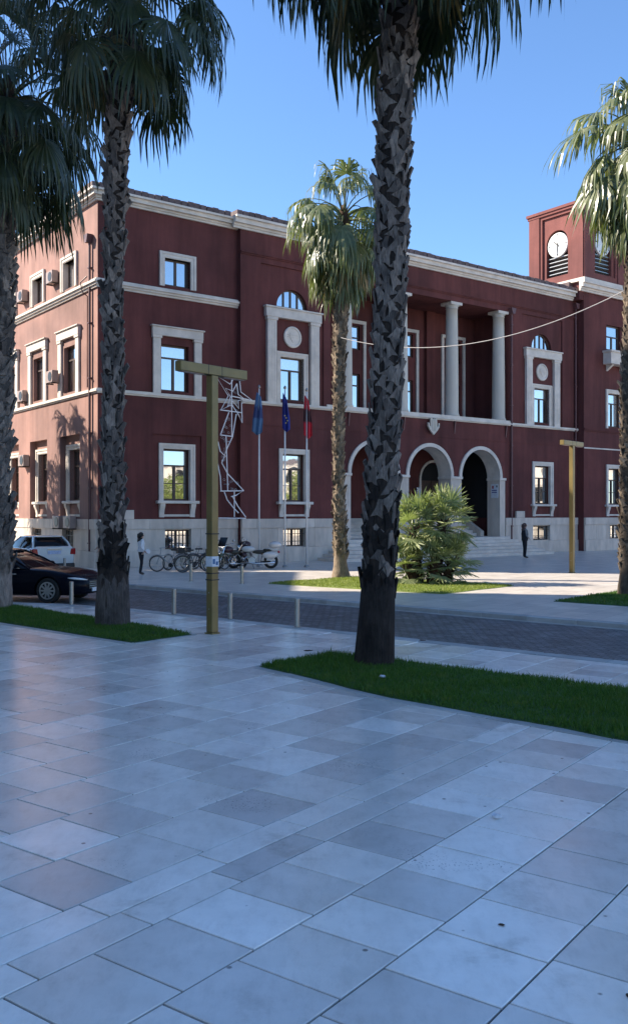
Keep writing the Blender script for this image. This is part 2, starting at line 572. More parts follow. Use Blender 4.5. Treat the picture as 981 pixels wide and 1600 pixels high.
# outside the built tiles the plaza goes on as plain paving
# the far pavement between the road and the town hall
far_edge = [EM(40, 19.2)[:2], EM(-24.6, 19.2)[:2], (-7.6, 31.2), (-9.2, 33.4), (-10.4, 36.2), (-11.2, 38.6), (-26.2, 58.6), (-40, 77)]
fp = MB(); fp.prism(far_edge + [(-30, 85), (70, 90), (90, 10)], 2, -0.155, 0.0)
far_pave = tag(fp.build('far_pavement', M['far_paving']), kind='structure')


def along(poly, step):
    out = []
    for (x0, y0), (x1, y1) in zip(poly[:-1], poly[1:]):
        L = math.hypot(x1 - x0, y1 - y0)
        n = max(1, round(L / step))
        for k in range(n):
            out.append((x0 + (x1 - x0) * k / n, y0 + (y1 - y0) * k / n, x0 + (x1 - x0) * (k + 1) / n, y0 + (y1 - y0) * (k + 1) / n))
    return out


def kerb(name, poly, side, top, width=0.28, vis=None):
    root = None
    for (x0, y0, x1, y1) in along(poly, 1.2):
        mx, my = (x0 + x1) / 2, (y0 + y1) / 2
        if my < 2 or abs(mx) > my * 0.55 + 4 or my > 62:
            continue
        d = Vector((x1 - x0, y1 - y0, 0)); L = d.length; d.normalize()
        nn = Vector((-d.y, d.x, 0)) * side
        b = MB()
        h = 0.004
        q = [Vector((x0, y0, 0)) + d * h, Vector((x1, y1, 0)) - d * h]
        jit = rnd.uniform(-0.003, 0.004)
        a, c = q[0] - nn * 0.012, q[1] - nn * 0.012
        e, f = q[0] + nn * width, q[1] + nn * width
        b.prism([(a.x, a.y), (c.x, c.y), (f.x, f.y), (e.x, e.y)], 2, -0.153, top + jit)
        b.build('kerb_stone', M['kerb'], plaza if name == 'plaza' else far_pave, bevel=0.012)


kerb('plaza', near_edge, 1, 0.008)
kerb('far', far_edge, -1, 0.012)
# cut slabs that fill up to the plaza kerb, a little lower than the full tiles
for (x0, y0, x1, y1) in along(near_edge, 0.9):
    mx, my = (x0 + x1) / 2, (y0 + y1) / 2
    if my < 2 or abs(mx) > my * 0.55 + 4:
        continue
    d = Vector((x1 - x0, y1 - y0, 0)); d.normalize(); nn = Vector((-d.y, d.x, 0))
    a, b = Vector((x0, y0, 0)) + d * 0.004 + nn * 0.285, Vector((x1, y1, 0)) - d * 0.004 + nn * 0.285
    c, e = b + nn * 0.75, a + nn * 0.75
    q = MB(); q.prism([(a.x, a.y), (b.x, b.y), (c.x, c.y), (e.x, e.y)], 2, -0.05, -0.0065); q.build('edge_slab', M['tile'], plaza)
# pale drainage channel stones along the foot of the far kerb
for (x0, y0, x1, y1) in along(far_edge[:2], 1.6):
    mx, my = (x0 + x1) / 2, (y0 + y1) / 2
    if my < 2 or abs(mx) > my * 0.55 + 4:
        continue
    b = MB(); o2 = -MV * 0.16; o1 = -MV * 0.02
    b.prism([(x0 + o1.x, y0 + o1.y), (x1 + o1.x - 0.006, y1 + o1.y), (x1 + o2.x - 0.006, y1 + o2.y), (x0 + o2.x, y0 + o2.y)], 2, -0.14, -0.09)
    b.build('channel_stone', M['kerb'], far_pave)


# ---- plaza tiles, one by one
def inside(poly, x, y):
    c = False
    n = len(poly)
    for i in range(n):
        x0, y0 = poly[i]; x1, y1 = poly[i - 1]
        if (y0 > y) != (y1 > y) and x < (x1 - x0) * (y - y0) / (y1 - y0) + x0:
            c = not c
    return c


beds_em = {'near': [(-9.95, 10.2), (-9.97, 11.98), (6, 12.0), (6, 9.2), (-4, 9.38), (-7, 9.55)],
           'left': [(-13.55, 10.55), (-13.6, 12.05), (-16.2, 12.4), (-21, 12.75), (-30, 13.0), (-30, 10.9), (-20, 10.72)],
           'shrub': [(-21.6, 22.5), (-21.5, 26.7), (-14.9, 27.1), (-15.0, 22.9)],
           'corner': [(-11.5, 23.0), (-11.4, 27.4), (2, 27.6), (2, 23.0)]}
beds_xy = {k: [EM(e, m)[:2] for e, m in v] for k, v in beds_em.items()}

ta = Vector((cos(TILE_ANG), sin(TILE_ANG)))
tn = Vector((sin(TILE_ANG), -cos(TILE_ANG)))
rows = []                                  # (n0, n1) across
n0 = -3.9
k = 0
x = n0
while x < 16:
    rows.append((x, x + 0.665, 0)); x += 0.665
rows.append((n0 - 0.28, n0, 1)); rows.append((n0 - 0.56, n0 - 0.28, 1))
x = n0 - 0.56
while x > -26:
    rows.append((x - 0.69, x, 0)); x -= 0.69
tiles = []
for (a, b, band) in rows:
    pos = -12 + rnd.uniform(0, 0.6)
    lens = [0.78, 0.9, 1.02] if band else [0.5, 0.54, 0.54, 0.58, 0.66, 0.84] if b <= n0 else [0.52, 0.54, 0.54, 0.56]
    while pos < 34:
        L = rnd.choice(lens)
        c = ta * (pos + L / 2) + tn * ((a + b) / 2)
        pos += L
        if c.y < 1.0 or c.y > 30 or abs(c.x) > c.y * 0.55 + 4.0:
            continue
        if not inside(plaza_poly, c.x, c.y):
            continue
        corners = [c + ta * (sx * L / 2) + tn * (sy * (b - a) / 2) for sx, sy in ((-1, -1), (1, -1), (1, 1), (-1, 1))]
        if not all(inside(plaza_poly, q.x + (0.26 if 0 else 0), q.y) for q in corners):
            continue
        if any(all(inside(bp, c.x + (q.x - c.x) * 1.2, c.y + (q.y - c.y) * 1.2) for q in corners) for bp in beds_xy.values()):
            continue
        tiles.append((c, L, round(b - a, 3)))


def tile_shape(mb, L, W, fn=None):
    h, t, z1 = 0.0065, 0.045, 0.0
    L2, W2 = L / 2 - h, W / 2 - h
    e = 0.004
    i = mb.pts([(-L2, -W2, -t), (L2, -W2, -t), (L2, W2, -t), (-L2, W2, -t),
                (-L2, -W2, z1 - e), (L2, -W2, z1 - e), (L2, W2, z1 - e), (-L2, W2, z1 - e),
                (-L2 + e, -W2 + e, z1), (L2 - e, -W2 + e, z1), (L2 - e, W2 - e, z1), (-L2 + e, W2 - e, z1)])
    for q in ((0, 1, 5, 4), (1, 2, 6, 5), (2, 3, 7, 6), (3, 0, 4, 7), (4, 5, 9, 8), (5, 6, 10, 9), (6, 7, 11, 10), (7, 4, 8, 11), (8, 9, 10, 11)):
        mb.f.append(tuple(i + k for k in q))


tiles.sort(key=lambda t: t[0].y + (1000 if abs(t[0].x) > t[0].y * 0.345 + 0.3 else 0))
tile_meshes = {}
TA3 = TILE_ANG
for c, L, W in tiles[:300]:
    key = (L, W)
    if key not in tile_meshes:
        mb = MB(); tile_shape(mb, L, W); tile_meshes[key] = mb.mesh('paving_tile', M['tile'])
    o = link('paving_tile', tile_meshes[key], plaza)
    o.location = (c.x, c.y, rnd.uniform(-0.0015, 0.0015))
    o.rotation_euler = (rnd.gauss(0, 0.0016), rnd.gauss(0, 0.0016), TA3)
rest = MB()
for c, L, W in tiles[300:]:
    z = rnd.uniform(-0.0015, 0.0015); gx, gy = rnd.gauss(0, 0.0016), rnd.gauss(0, 0.0016)
    rest.fn = lambda a, b, h, c=c, z=z, gx=gx, gy=gy: (c.x + ta.x * a - tn.x * b, c.y + ta.y * a - tn.y * b, z + h + a * gx + b * gy)
    tile_shape(rest, L, W)
tag(rest.build('paving_tiles', M['tile'], plaza), kind='stuff')


# ---- lawns: a low turf mound plus blades
def lawn(name, poly, dens, hgt, m_blade, label, mound=0.035, seed=1, feet=()):
    rs = np.random.RandomState(seed)
    P = np.array(poly)
    cx, cy = P.mean(0)
    mb = MB()
    n = len(poly)
    sub = []
    for i in range(n):
        x0, y0 = poly[i]; x1, y1 = poly[(i + 1) % n]
        for t in (0, 0.25, 0.5, 0.75):
            j = rs.normal(0, 0.03, 2)
            sub.append((x0 + (x1 - x0) * t + j[0], y0 + (y1 - y0) * t + j[1]))
    sub_in = [(cx + (x - cx) * 0.93, cy + (y - cy) * 0.93) for x, y in sub]
    bot = mb.pts([(x, y, -0.05) for x, y in sub])
    rim = mb.pts([(x, y, 0.012) for x, y in sub]); inn = mb.pts([(x, y, mound) for x, y in sub_in])
    ns = len(sub)
    for i in range(ns):
        j = (i + 1) % ns
        mb.f.append((bot + i, bot + j, rim + j, rim + i))
        mb.f.append((rim + i, rim + j, inn + j, inn + i))
    mb.f.append(tuple(inn + i for i in range(ns)))
    turf = mb.build('lawn', M['soil_lit' if m_blade is M['grass_lit'] else 'soil'])
    tag(turf, label, kind='structure')
    # blades
    lo, hi = P.min(0), P.max(0)
    N = int((hi - lo).prod() * dens)
    q = lo + rs.rand(N, 2) * (hi - lo)
    # only where the photograph can see
    q = q[(np.abs(q[:, 0]) < q[:, 1] * 0.48 + 2.0)]
    x, y = q[:, 0], q[:, 1]
    ins = np.zeros(len(q), bool)
    SP = np.array(sub)
    for i in range(ns):
        x0, y0 = SP[i]; x1, y1 = SP[i - 1]
        cond = ((y0 > y) != (y1 > y)) & (x < (x1 - x0) * (y - y0) / (y1 - y0 + 1e-12) + x0)
        ins ^= cond
    q = q[ins]
    N = len(q)
    patch = 0.6 + 0.8 * (0.5 + 0.5 * np.sin(q[:, 0] * 2.3 + np.sin(q[:, 1] * 1.7) * 2) * np.sin(q[:, 1] * 2.9 + 1.3))
    h = hgt * patch * rs.uniform(0.5, 1.25, N) * np.where(rs.rand(N) < 0.03, 1.7, 1.0)
    for fx, fy in feet:
        h *= 1 + 0.6 * np.exp(-(((q[:, 0] - fx) ** 2 + (q[:, 1] - fy) ** 2) / 0.2))
    ang = rs.rand(N) * 2 * np.pi
    lean = rs.normal(0, 0.45, (N, 2)) * h[:, None]
    wd = rs.uniform(0.004, 0.009, N) * (dens / 2500) ** -0.5
    dx, dy = np.cos(ang) * wd, np.sin(ang) * wd
    z0 = np.full(N, mound - 0.012)
    v = np.empty((N, 3, 3))
    v[:, 0] = np.stack([q[:, 0] - dx, q[:, 1] - dy, z0], 1)
    v[:, 1] = np.stack([q[:, 0] + dx, q[:, 1] + dy, z0], 1)
    v[:, 2] = np.stack([q[:, 0] + lean[:, 0], q[:, 1] + lean[:, 1], z0 + 0.01 + h], 1)
    me = bpy.data.meshes.new('grass')
    me.vertices.add(N * 3); me.vertices.foreach_set('co', v.ravel())
    me.loops.add(N * 3); me.loops.foreach_set('vertex_index', np.arange(N * 3))
    me.polygons.add(N); me.polygons.foreach_set('loop_start', np.arange(N) * 3)
    me.polygons.foreach_set('loop_total', np.full(N, 3))
    me.materials.append(m_blade)
    me.update()
    o = link('grass', me)
    tag(o, label, 'grass', kind='stuff')


def bed_border(poly):
    c = Vector((sum(p[0] for p in poly) / len(poly), sum(p[1] for p in poly) / len(poly), 0))
    for (x0, y0, x1, y1) in along(poly + poly[:1], 0.85):
        if abs(x0) > y0 * 0.5 + 2: continue
        a, b = Vector((x0, y0, 0)), Vector((x1, y1, 0)); d = (b - a).normalized(); n = Vector((-d.y, d.x, 0))
        if n.dot(a - c) < 0: n = -n
        q = MB(); k0, k1 = a + d * 0.004 - n * 0.02, b - d * 0.004 - n * 0.02; k2, k3 = b - d * 0.004 + n * 0.13, a + d * 0.004 + n * 0.13
        q.prism([(k0.x, k0.y), (k1.x, k1.y), (k2.x, k2.y), (k3.x, k3.y)], 2, -0.03, 0.007 + rnd.uniform(-0.001, 0.002))
        q.build('border_stone', M['kerb'], plaza, bevel=0.004)


bed_border(beds_xy['near']); bed_border(beds_xy['left'])
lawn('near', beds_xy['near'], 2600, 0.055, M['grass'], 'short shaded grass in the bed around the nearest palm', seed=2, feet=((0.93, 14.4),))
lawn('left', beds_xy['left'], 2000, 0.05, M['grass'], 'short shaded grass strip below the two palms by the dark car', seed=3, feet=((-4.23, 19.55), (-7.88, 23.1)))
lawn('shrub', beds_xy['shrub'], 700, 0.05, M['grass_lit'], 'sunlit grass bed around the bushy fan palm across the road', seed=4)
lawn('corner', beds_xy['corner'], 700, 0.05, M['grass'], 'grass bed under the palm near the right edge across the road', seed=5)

# ================================================================== THE TOWN HALL
C0 = (-9.31, 40.0)
HALL = thing('city_hall', 'three storey dark red city hall with stone trim, arcade, loggia and clock tower', 'building', (C0[0], C0[1], 0), radians(36.9))


def frame(kind, off=0.0):
    if kind == 'front':
        return lambda a, b, z: (a, -off - b, z)
    return lambda a, b, z: (-off - b, a, z)


def wall(mb, a0, a1, z0, z1, holes, b=0.0):
    """sheet at offset b with rectangular holes (a0,a1,z0,z1,depth); arches as (a0,a1,z0,z1,depth,'arch') round-headed"""
    xs = sorted(set([a0, a1] + [h[0] for h in holes] + [h[1] for h in holes]))
    zs = sorted(set([z0, z1] + [h[2] for h in holes] + [h[3] for h in holes]))
    xs = [x for x in xs if a0 - 1e-6 <= x <= a1 + 1e-6]; zs = [z for z in zs if z0 - 1e-6 <= z <= z1 + 1e-6]
    for i in range(len(xs) - 1):
        run = None
        for j in range(len(zs) - 1):
            cx, cz = (xs[i] + xs[i + 1]) / 2, (zs[j] + zs[j + 1]) / 2
            hit = any(h[0] < cx < h[1] and h[2] < cz < h[3] for h in holes)
            if not hit:
                mb.poly([(xs[i], b, zs[j]), (xs[i + 1], b, zs[j]), (xs[i + 1], b, zs[j + 1]), (xs[i], b, zs[j + 1])])
    for h in holes:
        d = h[4]
        if d <= 0: continue
        x0, x1, y0, y1 = h[:4]
        if len(h) > 5:
            r = (x1 - x0) / 2; xc = (x0 + x1) / 2; sp = y1 - r
            n = 20
            arc = [(xc - r * cos(pi * k / n), sp + r * sin(pi * k / n)) for k in range(n + 1)]
            for k in range(n):
                (ax, az), (bx, bz) = arc[k], arc[k + 1]
                mb.poly([(ax, b, az), (bx, b, bz), (bx, b, y1), (ax, b, y1)])
                mb.poly([(ax, b, az), (bx, b, bz), (bx, b - d, bz), (ax, b - d, az)])
            if sp > y0 + 1e-4:
                mb.poly([(x0, b, y0), (x0, b, sp), (x0, b - d, sp), (x0, b - d, y0)])
                mb.poly([(x1, b, y0), (x1, b, sp), (x1, b - d, sp), (x1, b - d, y0)])
        else:
            mb.poly([(x0, b, y0), (x0, b, y1), (x0, b - d, y1), (x0, b - d, y0)])
            mb.poly([(x1, b, y0), (x1, b, y1), (x1, b - d, y1), (x1, b - d, y0)])
            mb.poly([(x0, b, y1), (x1, b, y1), (x1, b - d, y1), (x0, b - d, y1)])
            mb.poly([(x0, b, y0), (x1, b, y0), (x1, b - d, y0), (x0, b - d, y0)])


def casement(fr, a0, a1, z0, z1, back, transom=0.64, mull=True, grid=False, timber='timber'):
    """timber window set `back` behind the wall face, panes as sub-parts"""
    t = 0.075
    mb = MB(fr)
    b0, b1 = -back, -back + 0.07
    mb.box(a0, b0, z0, a0 + t, b1, z1); mb.box(a1 - t, b0, z0, a1, b1, z1)
    mb.box(a0 + t, b0, z0, a1 - t, b1, z0 + t); mb.box(a0 + t, b0, z1 - t, a1 - t, b1, z1)
    zt = z0 + (z1 - z0) * transom
    am = (a0 + a1) / 2
    panes = []
    if transom < 1:
        mb.box(a0 + t, b0, zt - t / 2, a1 - t, b1 + 0.01, zt + t / 2)
        panes.append((a0 + t, a1 - t, zt + t / 2, z1 - t))
        zl = zt - t / 2
    else:
        zl = z1 - t
    if mull:
        mb.box(am - t * 0.7, b0, z0 + t, am + t * 0.7, b1 + 0.015, zl)
        panes += [(a0 + t, am - t * 0.7, z0 + t, zl), (am + t * 0.7, a1 - t, z0 + t, zl)]
    else:
        panes.append((a0 + t, a1 - t, z0 + t, zl))
    if grid:
        zz = z0 + (zl - z0) * 0.5
        mb.box(a0 + t, b0 + 0.01, zz - 0.02, am - t * 0.7, b1 - 0.012, zz + 0.02)
        mb.box(am + t * 0.7, b0 + 0.01, zz - 0.02, a1 - t, b1 - 0.012, zz + 0.02)
    w_ = mb.build('window', M[timber], HALL)
    for p in panes:
        q = MB(fr)
        dt = rnd.uniform(-0.006, 0.006); du = rnd.uniform(-0.004, 0.004)
        q.poly([(p[0], -back + 0.03 + dt, p[2]), (p[1], -back + 0.03 - dt, p[2]), (p[1], -back + 0.03 - dt + du, p[3]), (p[0], -back + 0.03 + dt + du, p[3])])
        q.build('pane', M['glass'], w_)
    return w_


def surround(fr, w_, a0, a1, z0, z1, wd=0.22, pr=0.09, bottom=False, inner=0.13):
    """moulded stone frame round an opening: (a0..z1) is the outer edge"""
    mb = MB(fr)
    for k, (o, p) in enumerate(((0.0, pr), (wd * 0.45, pr - 0.03))):
        e = wd * 0.45 if k == 0 else wd
        zb = z0
        mb.box(a0 + o, 0.002, zb, a0 + e, p, z1 - o); mb.box(a1 - e, 0.002, zb, a1 - o, p, z1 - o)
        mb.box(a0 + e, 0.002, z1 - e, a1 - e, p, z1 - o)
    # inner reveal lining
    mb.box(a0 + wd, -inner, z0, a0 + wd + 0.03, pr - 0.05, z1 - wd - 0.03); mb.box(a1 - wd - 0.03, -inner, z0, a1 - wd, pr - 0.05, z1 - wd - 0.03)
    mb.box(a0 + wd, -inner, z1 - wd - 0.03, a1 - wd, pr - 0.05, z1 - wd)
    if bottom:
        mb.box(a0 - 0.03, 0.002, z0 - 0.12, a1 + 0.03, pr + 0.04, z0)
    mb.build('surround', M['stone'], w_)


def ground_window(fr, a0, a1, z0=2.95, z1=5.55):
    """stone framed window with sill on two scroll brackets"""
    w_ = casement(fr, a0 + 0.25, a1 - 0.25, z0 + 0.02, z1 - 0.25, 0.30, 0.68, True, True)
    surround(fr, w_, a0, a1, z0, z1)
    MB(fr).box(a0 - 0.14, 0.002, z0 - 0.13, a1 + 0.14, 0.24, z0).build('sill', M['stone'], w_, bevel=0.015)
    for s in (a0 + 0.02, a1 - 0.26):
        prof = [(0.002, z0 - 0.13), (0.20, z0 - 0.13), (0.19, z0 - 0.24), (0.11, z0 - 0.42), (0.075, z0 - 0.62), (0.085, z0 - 0.75), (0.002, z0 - 0.75)]
        MB(fr).prism(prof, 0, s, s + 0.24).build('bracket', M['stone'], w_)
    MB(fr).box(a0 + 0.26, 0.002, z0 - 0.72, a1 - 0.26, 0.05, z0 - 0.62).build('apron', M['stone'], w_)
    return w_


def pilaster_window(fr, a0, a1, g0, g1, ztop=10.82):
    """first floor window between two pilasters under a lintel"""
    w_ = casement(fr, g0, g1, 7.92, 10.02, 0.26, 0.72, True, False)
    mb = MB(fr)
    mb.box(a0, 0.002, ztop - 0.44, a1, 0.15, ztop - 0.06); mb.box(a0 - 0.06, 0.002, ztop - 0.06, a1 + 0.06, 0.22, ztop)
    mb.build('lintel', M['stone'], w_, bevel=0.012)
    for s in (a0 + 0.06, a1 - 0.44):
        mb = MB(fr)
        mb.box(s, 0.002, 7.78, s + 0.38, 0.10, ztop - 0.56); mb.box(s - 0.05, 0.002, ztop - 0.56, s + 0.43, 0.14, ztop - 0.44)
        mb.build('pilaster', M['stone'], w_, bevel=0.01)
    return w_


def aedicule(fr, xc):
    """tall composition: pilasters, lintel, roundel, framed window, lunette above"""
    w_ = casement(fr, xc - 0.70, xc + 0.70, 7.95, 10.08, 0.34, 0.70, True, False)
    fr2 = lambda a, b, z: fr(a, b - 0.08, z)
    surround(fr2, w_, xc - 0.95, xc + 0.95, 7.80, 10.32, 0.22, 0.07, False, 0.2)
    mb = MB(fr)
    mb.box(xc - 1.68, -0.07, 11.92, xc + 1.68, 0.16, 12.36); mb.box(xc - 1.74, -0.07, 12.36, xc + 1.74, 0.22, 12.44)
    mb.build('lintel', M['stone'], w_, bevel=0.012)
    for s in (-1.56, 1.04):
        mb = MB(fr)
        mb.box(xc + s, -0.078, 7.78, xc + s + 0.52, 0.10, 11.78); mb.box(xc + s - 0.05, -0.078, 11.78, xc + s + 0.57, 0.14, 11.92)
        for q in (0.12, 0.26, 0.40):
            mb.box(xc + s + q - 0.025, 0.10, 7.95, xc + s + q + 0.025, 0.112, 11.7)
        mb.build('pilaster', M['stone'], w_)
    rr = MB(lambda a, b, z: fr(xc + a, -0.075 + b, 11.08 + z))
    rr.lathe([(0.53, 0.0), (0.53, 0.06), (0.50, 0.085), (0.44, 0.085), (0.41, 0.05), (0.0, 0.05)], (0, 0, 0), 1, 28)
    ro = rr.build('roundel', M['stone'], w_)
    em = MB(lambda a, b, z: fr(xc + a, -0.025 + b, 11.08 + z))
    # a flat relief of a shield with bars inside the roundel
    em.prism([(-0.17, 0.2), (0.17, 0.2), (0.17, -0.02), (0, -0.27), (-0.17, -0.02)], 1, 0.0, 0.022)
    for zz in (0.1, 0.0):
        em.box(-0.3, 0.0, zz - 0.02, 0.3, 0.035, zz + 0.015)
    em.build('roundel_relief', M['stone'], w_)
    # lunette window
    lu = MB(lambda a, b, z: fr(xc + a, -0.30 + b, 12.5 + z))
    n = 18; r0, r1 = 0.86, 0.94
    for k in range(n):
        a0, a1 = pi * k / n, pi * (k + 1) / n
        lu.prism([(-r1 * cos(a0), r1 * sin(a0)), (-r1 * cos(a1), r1 * sin(a1)), (-r0 * cos(a1), r0 * sin(a1)), (-r0 * cos(a0), r0 * sin(a0))], 1, 0, 0.07)
    lu.box(-r0, 0, 0.0, r0, 0.07, 0.07)
    for q in (-0.42, 0.0, 0.42):
        lu.box(q - 0.045, 0.002, 0.07, q + 0.045, 0.072, math.sqrt(r0 * r0 - q * q))
    lw = lu.build('lunette_window', M['timber'], HALL)
    for (q0, q1) in ((-r0, -0.465), (-0.375, -0.045), (0.045, 0.375), (0.465, r0)):
        pts = [(q0, 0.07)] + [(q0 + (q1 - q0) * t / 8, math.sqrt(max(0.0, r0 * r0 - (q0 + (q1 - q0) * t / 8) ** 2))) for t in range(9)] + [(q1, 0.07)]
        pn = MB(lambda a, b, z: fr(xc + a, -0.30 + b, 12.5 + z)); pn.poly([(x_, 0.03, max(z_, 0.07)) for x_, z_ in pts]); pn.build('pane', M['glass'], lw)


def small_window(fr, a0, a1, z0=12.64, z1=14.2):
    w_ = casement(fr, a0 + 0.27, a1 - 0.27, z0 + 0.08, z1 - 0.27, 0.27, 1.0, True)
    surround(fr, w_, a0, a1, z0, z1, 0.24, 0.10, False, 0.2)
    return w_


def basement_window(fr, a0, a1, z0=0.75, z1=1.62):
    mb = MB(fr); d = -0.18
    mb.box(a0, d, z0, a0 + 0.06, d + 0.05, z1); mb.box(a1 - 0.06, d, z0, a1, d + 0.05, z1)
    mb.box(a0 + 0.06, d, z1 - 0.06, a1 - 0.06, d + 0.05, z1); mb.box(a0 + 0.06, d, z0, a1 - 0.06, d + 0.05, z0 + 0.06)
    mb.box((a0 + a1) / 2 - 0.05, d, z0 + 0.06, (a0 + a1) / 2 + 0.05, d + 0.05, z1 - 0.06)
    w_ = mb.build('basement_window', M['timber'], HALL)
    q = MB(fr); q.poly([(a0, d + 0.01, z0), (a1, d + 0.01, z0), (a1, d + 0.01, z1), (a0, d + 0.01, z1)]); q.build('pane', M['glass'], w_)
    gr = MB(fr)
    n = 7
    for k in range(1, n):
        x_ = a0 + (a1 - a0) * k / n
        gr.box(x_ - 0.012, -0.04, z0 + 0.01, x_ + 0.012, -0.016, z1 - 0.01)
    for zz in (z0 + 0.25, z1 - 0.25):
        gr.box(a0 + 0.01, -0.045, zz - 0.012, a1 - 0.01, -0.02, zz + 0.012)
    gr.build('grille', M['iron'], w_)


def courses(fr, a0, a1, gaps, step=1.05, end_block=None):
    """plinth slabs in three courses with recessed joints; gaps: basement openings"""
    def run(z0, z1, pr, x0, x1, st, shift):
        x_ = x0; first = True
        while x_ < x1 - 0.02:
            L = st * rnd.uniform(0.9, 1.12)
            if first and shift: L *= 0.55
            e = min(x1, x_ + L)
            if x1 - e < 0.3: e = x1
            MB(fr).box(x_ + 0.005, -0.05, z0 + 0.004, e - 0.005, pr + rnd.uniform(-0.004, 0.004), z1 - 0.004).build('plinth_slab', M['plinth'], HALL)
            x_ = e; first = False
    run(0.0, 0.72, 0.16, a0, a1, step * 1.3, False)
    xs = a0
    for (g0, g1) in gaps:
        run(0.72, 1.67, 0.10, xs, g0, step, False); xs = g1
    run(0.72, 1.67, 0.10, xs, a1, step, True)
    run(1.67, 2.12, 0.14, a0, a1, step * 1.5, True)
    bk = MB(fr); bk.poly([(a0, -0.03, 0), (a1, -0.03, 0), (a1, -0.03, 2.12), (a0, -0.03, 2.12)])
    hs = [(g0, g1, 0.75, 1.62, 0.2) for g0, g1 in gaps]
    bk = MB(fr); wall(bk, a0, a1, -0.02, 2.11, hs, -0.03)
    bk.build('plinth_core', M['plinth'], HALL)
    for g0, g1 in gaps:
        basement_window(fr, g0, g1)


FL = frame('front', 0.0)       # recessed corner bay
FC = frame('front', 0.3)       # central block
FW = frame('front', 0.85)      # tower wing
SL = frame('side', 0.0)        # sunlit side

ZT = 15.88
# --- corner bay wall
mb = MB(FL)
panel = (2.62, 5.12, 2.13, 5.95, 0.08)
wall(mb, 0, 7.07, 2.1, ZT, [panel, (3.05, 4.45, 7.92, 10.02, 0.26), (3.20, 4.53, 12.70, 13.93, 0.27)])
wall(mb, panel[0], panel[1], panel[2], panel[3], [(3.18, 4.56, 2.97, 5.3, 0.26)], -0.08)
# --- central block wall
mb.fn = FC
XA, XB = 10.13, 29.0
arch_c = (15.36, 19.42, 23.48)
AR = 1.60
pan1 = (XA - 1.9, XA + 1.9, 7.79, 14.45, 0.08); pan2 = (XB - 1.9, XB + 1.9, 7.79, 14.45, 0.08)
gw1 = (9.25, 11.08); gw2 = (28.0, 29.95)
holes = [pan1, pan2, (12.45, 25.98, 7.9, 14.4, 0.0), (gw1[0] + 0.24, gw1[1] - 0.24, 2.97, 5.31, 0.30), (gw2[0] + 0.24, gw2[1] - 0.24, 2.97, 5.31, 0.30)]
holes += [(c - AR, c + AR, 2.1, 4.45 + AR, 0.0) for c in arch_c]
wall(mb, 7.07, 32.32, 2.1, ZT, holes)
for pn, xc in ((pan1, XA), (pan2, XB)):
    wall(mb, pn[0], pn[1], pn[2], pn[3], [(xc - 0.70, xc + 0.70, 7.95, 10.08, 0.26), (xc - 0.93, xc + 0.93, 12.5, 13.43, 0.22, 'arch')], -0.08)
# arch spandrels (red) without reveal
for c in arch_c:
    n = 24
    for k in range(n):
        a0, a1 = pi * k / n, pi * (k + 1) / n
        p = (c - AR * cos(a0), 4.45 + AR * sin(a0)); q = (c - AR * cos(a1), 4.45 + AR * sin(a1))
        mb.poly([(p[0], 0, p[1]), (q[0], 0, q[1]), (q[0], 0, 4.45 + AR), (p[0], 0, 4.45 + AR)])
# return faces
mb.fn = None
for x_, y0, y1 in ((7.07, 0.0, -0.3), (32.32, -0.3, -0.85)):
    mb.poly([(x_, y0, 0), (x_, y1, 0), (x_, y1, ZT + 0.3), (x_, y0, ZT + 0.3)])
# --- wing wall
mb.fn = FW
wx = 35.5
wall(mb, 32.32, 52, 2.1, 16.4, [hh for k in (0, 4.1, 8.2) for hh in ((34.66 + k, 36.16 + k, 13.0, 14.62, 0.22), (34.80 + k, 36.20 + k, 8.0, 10.22, 0.26), (34.86 + k, 36.2 + k, 2.97, 5.31, 0.30))])
mb.build('front_wall', M['red'], HALL)

# --- loggia room
mb = MB(FC)
LB = -2.9
mb.poly([(12.45, 0, 7.9), (12.45, LB, 7.9), (12.45, LB, 14.4), (12.45, 0, 14.4)])
mb.poly([(25.98, 0, 7.9), (25.98, LB, 7.9), (25.98, LB, 14.4), (25.98, 0, 14.4)])
mb.poly([(12.45, 0, 14.4), (25.98, 0, 14.4), (25.98, LB, 14.4), (12.45, LB, 14.4)])
lw_holes = []
cols_s = (13.75, 17.66, 21.56, 25.48)
bays = []
for k in range(3):
    xc = (16.2, 20.25, 24.15)[k]
    bays.append(xc)
    lw_holes += [(xc - 0.62, xc + 0.62, 11.55, 12.9, 0.2), (xc - 0.62, xc + 0.62, 7.92, 10.2, 0.2)]
wall(mb, 12.45, 25.98, 7.9, 14.4, lw_holes, LB)
# pilaster strips on the loggia's back wall
for x_ in (18.15, 22.15):
    mb.box(x_ - 0.35, LB, 7.9, x_ + 0.35, LB + 0.2, 14.39)
mb.build('loggia_wall', M['red'], HALL)
FB = lambda a, b, z: FC(a, LB + b, z)
for xc in bays:
    w_ = casement(FB, xc - 0.6, xc + 0.6, 11.57, 12.88, 0.17, 0.5, True)
    w2 = casement(FB, xc - 0.6, xc + 0.6, 7.92, 10.18, 0.17, 0.72, False)
    s_ = MB(FB)
    s_.box(xc - 1.0, 0.002, 7.92, xc - 0.82, 0.10, 13.0); s_.box(xc + 0.82, 0.002, 7.92, xc + 1.0, 0.10, 13.0)
    s_.box(xc - 1.0, 0.002, 13.0, xc + 1.0, 0.12, 13.18)
    s_.build('surround', M['stone'], w_)
fl = MB(FC); fl.box(12.2, LB, 7.72, 26.1, 0.06, 7.9); fl.build('loggia_floor', M['stone'], HALL)
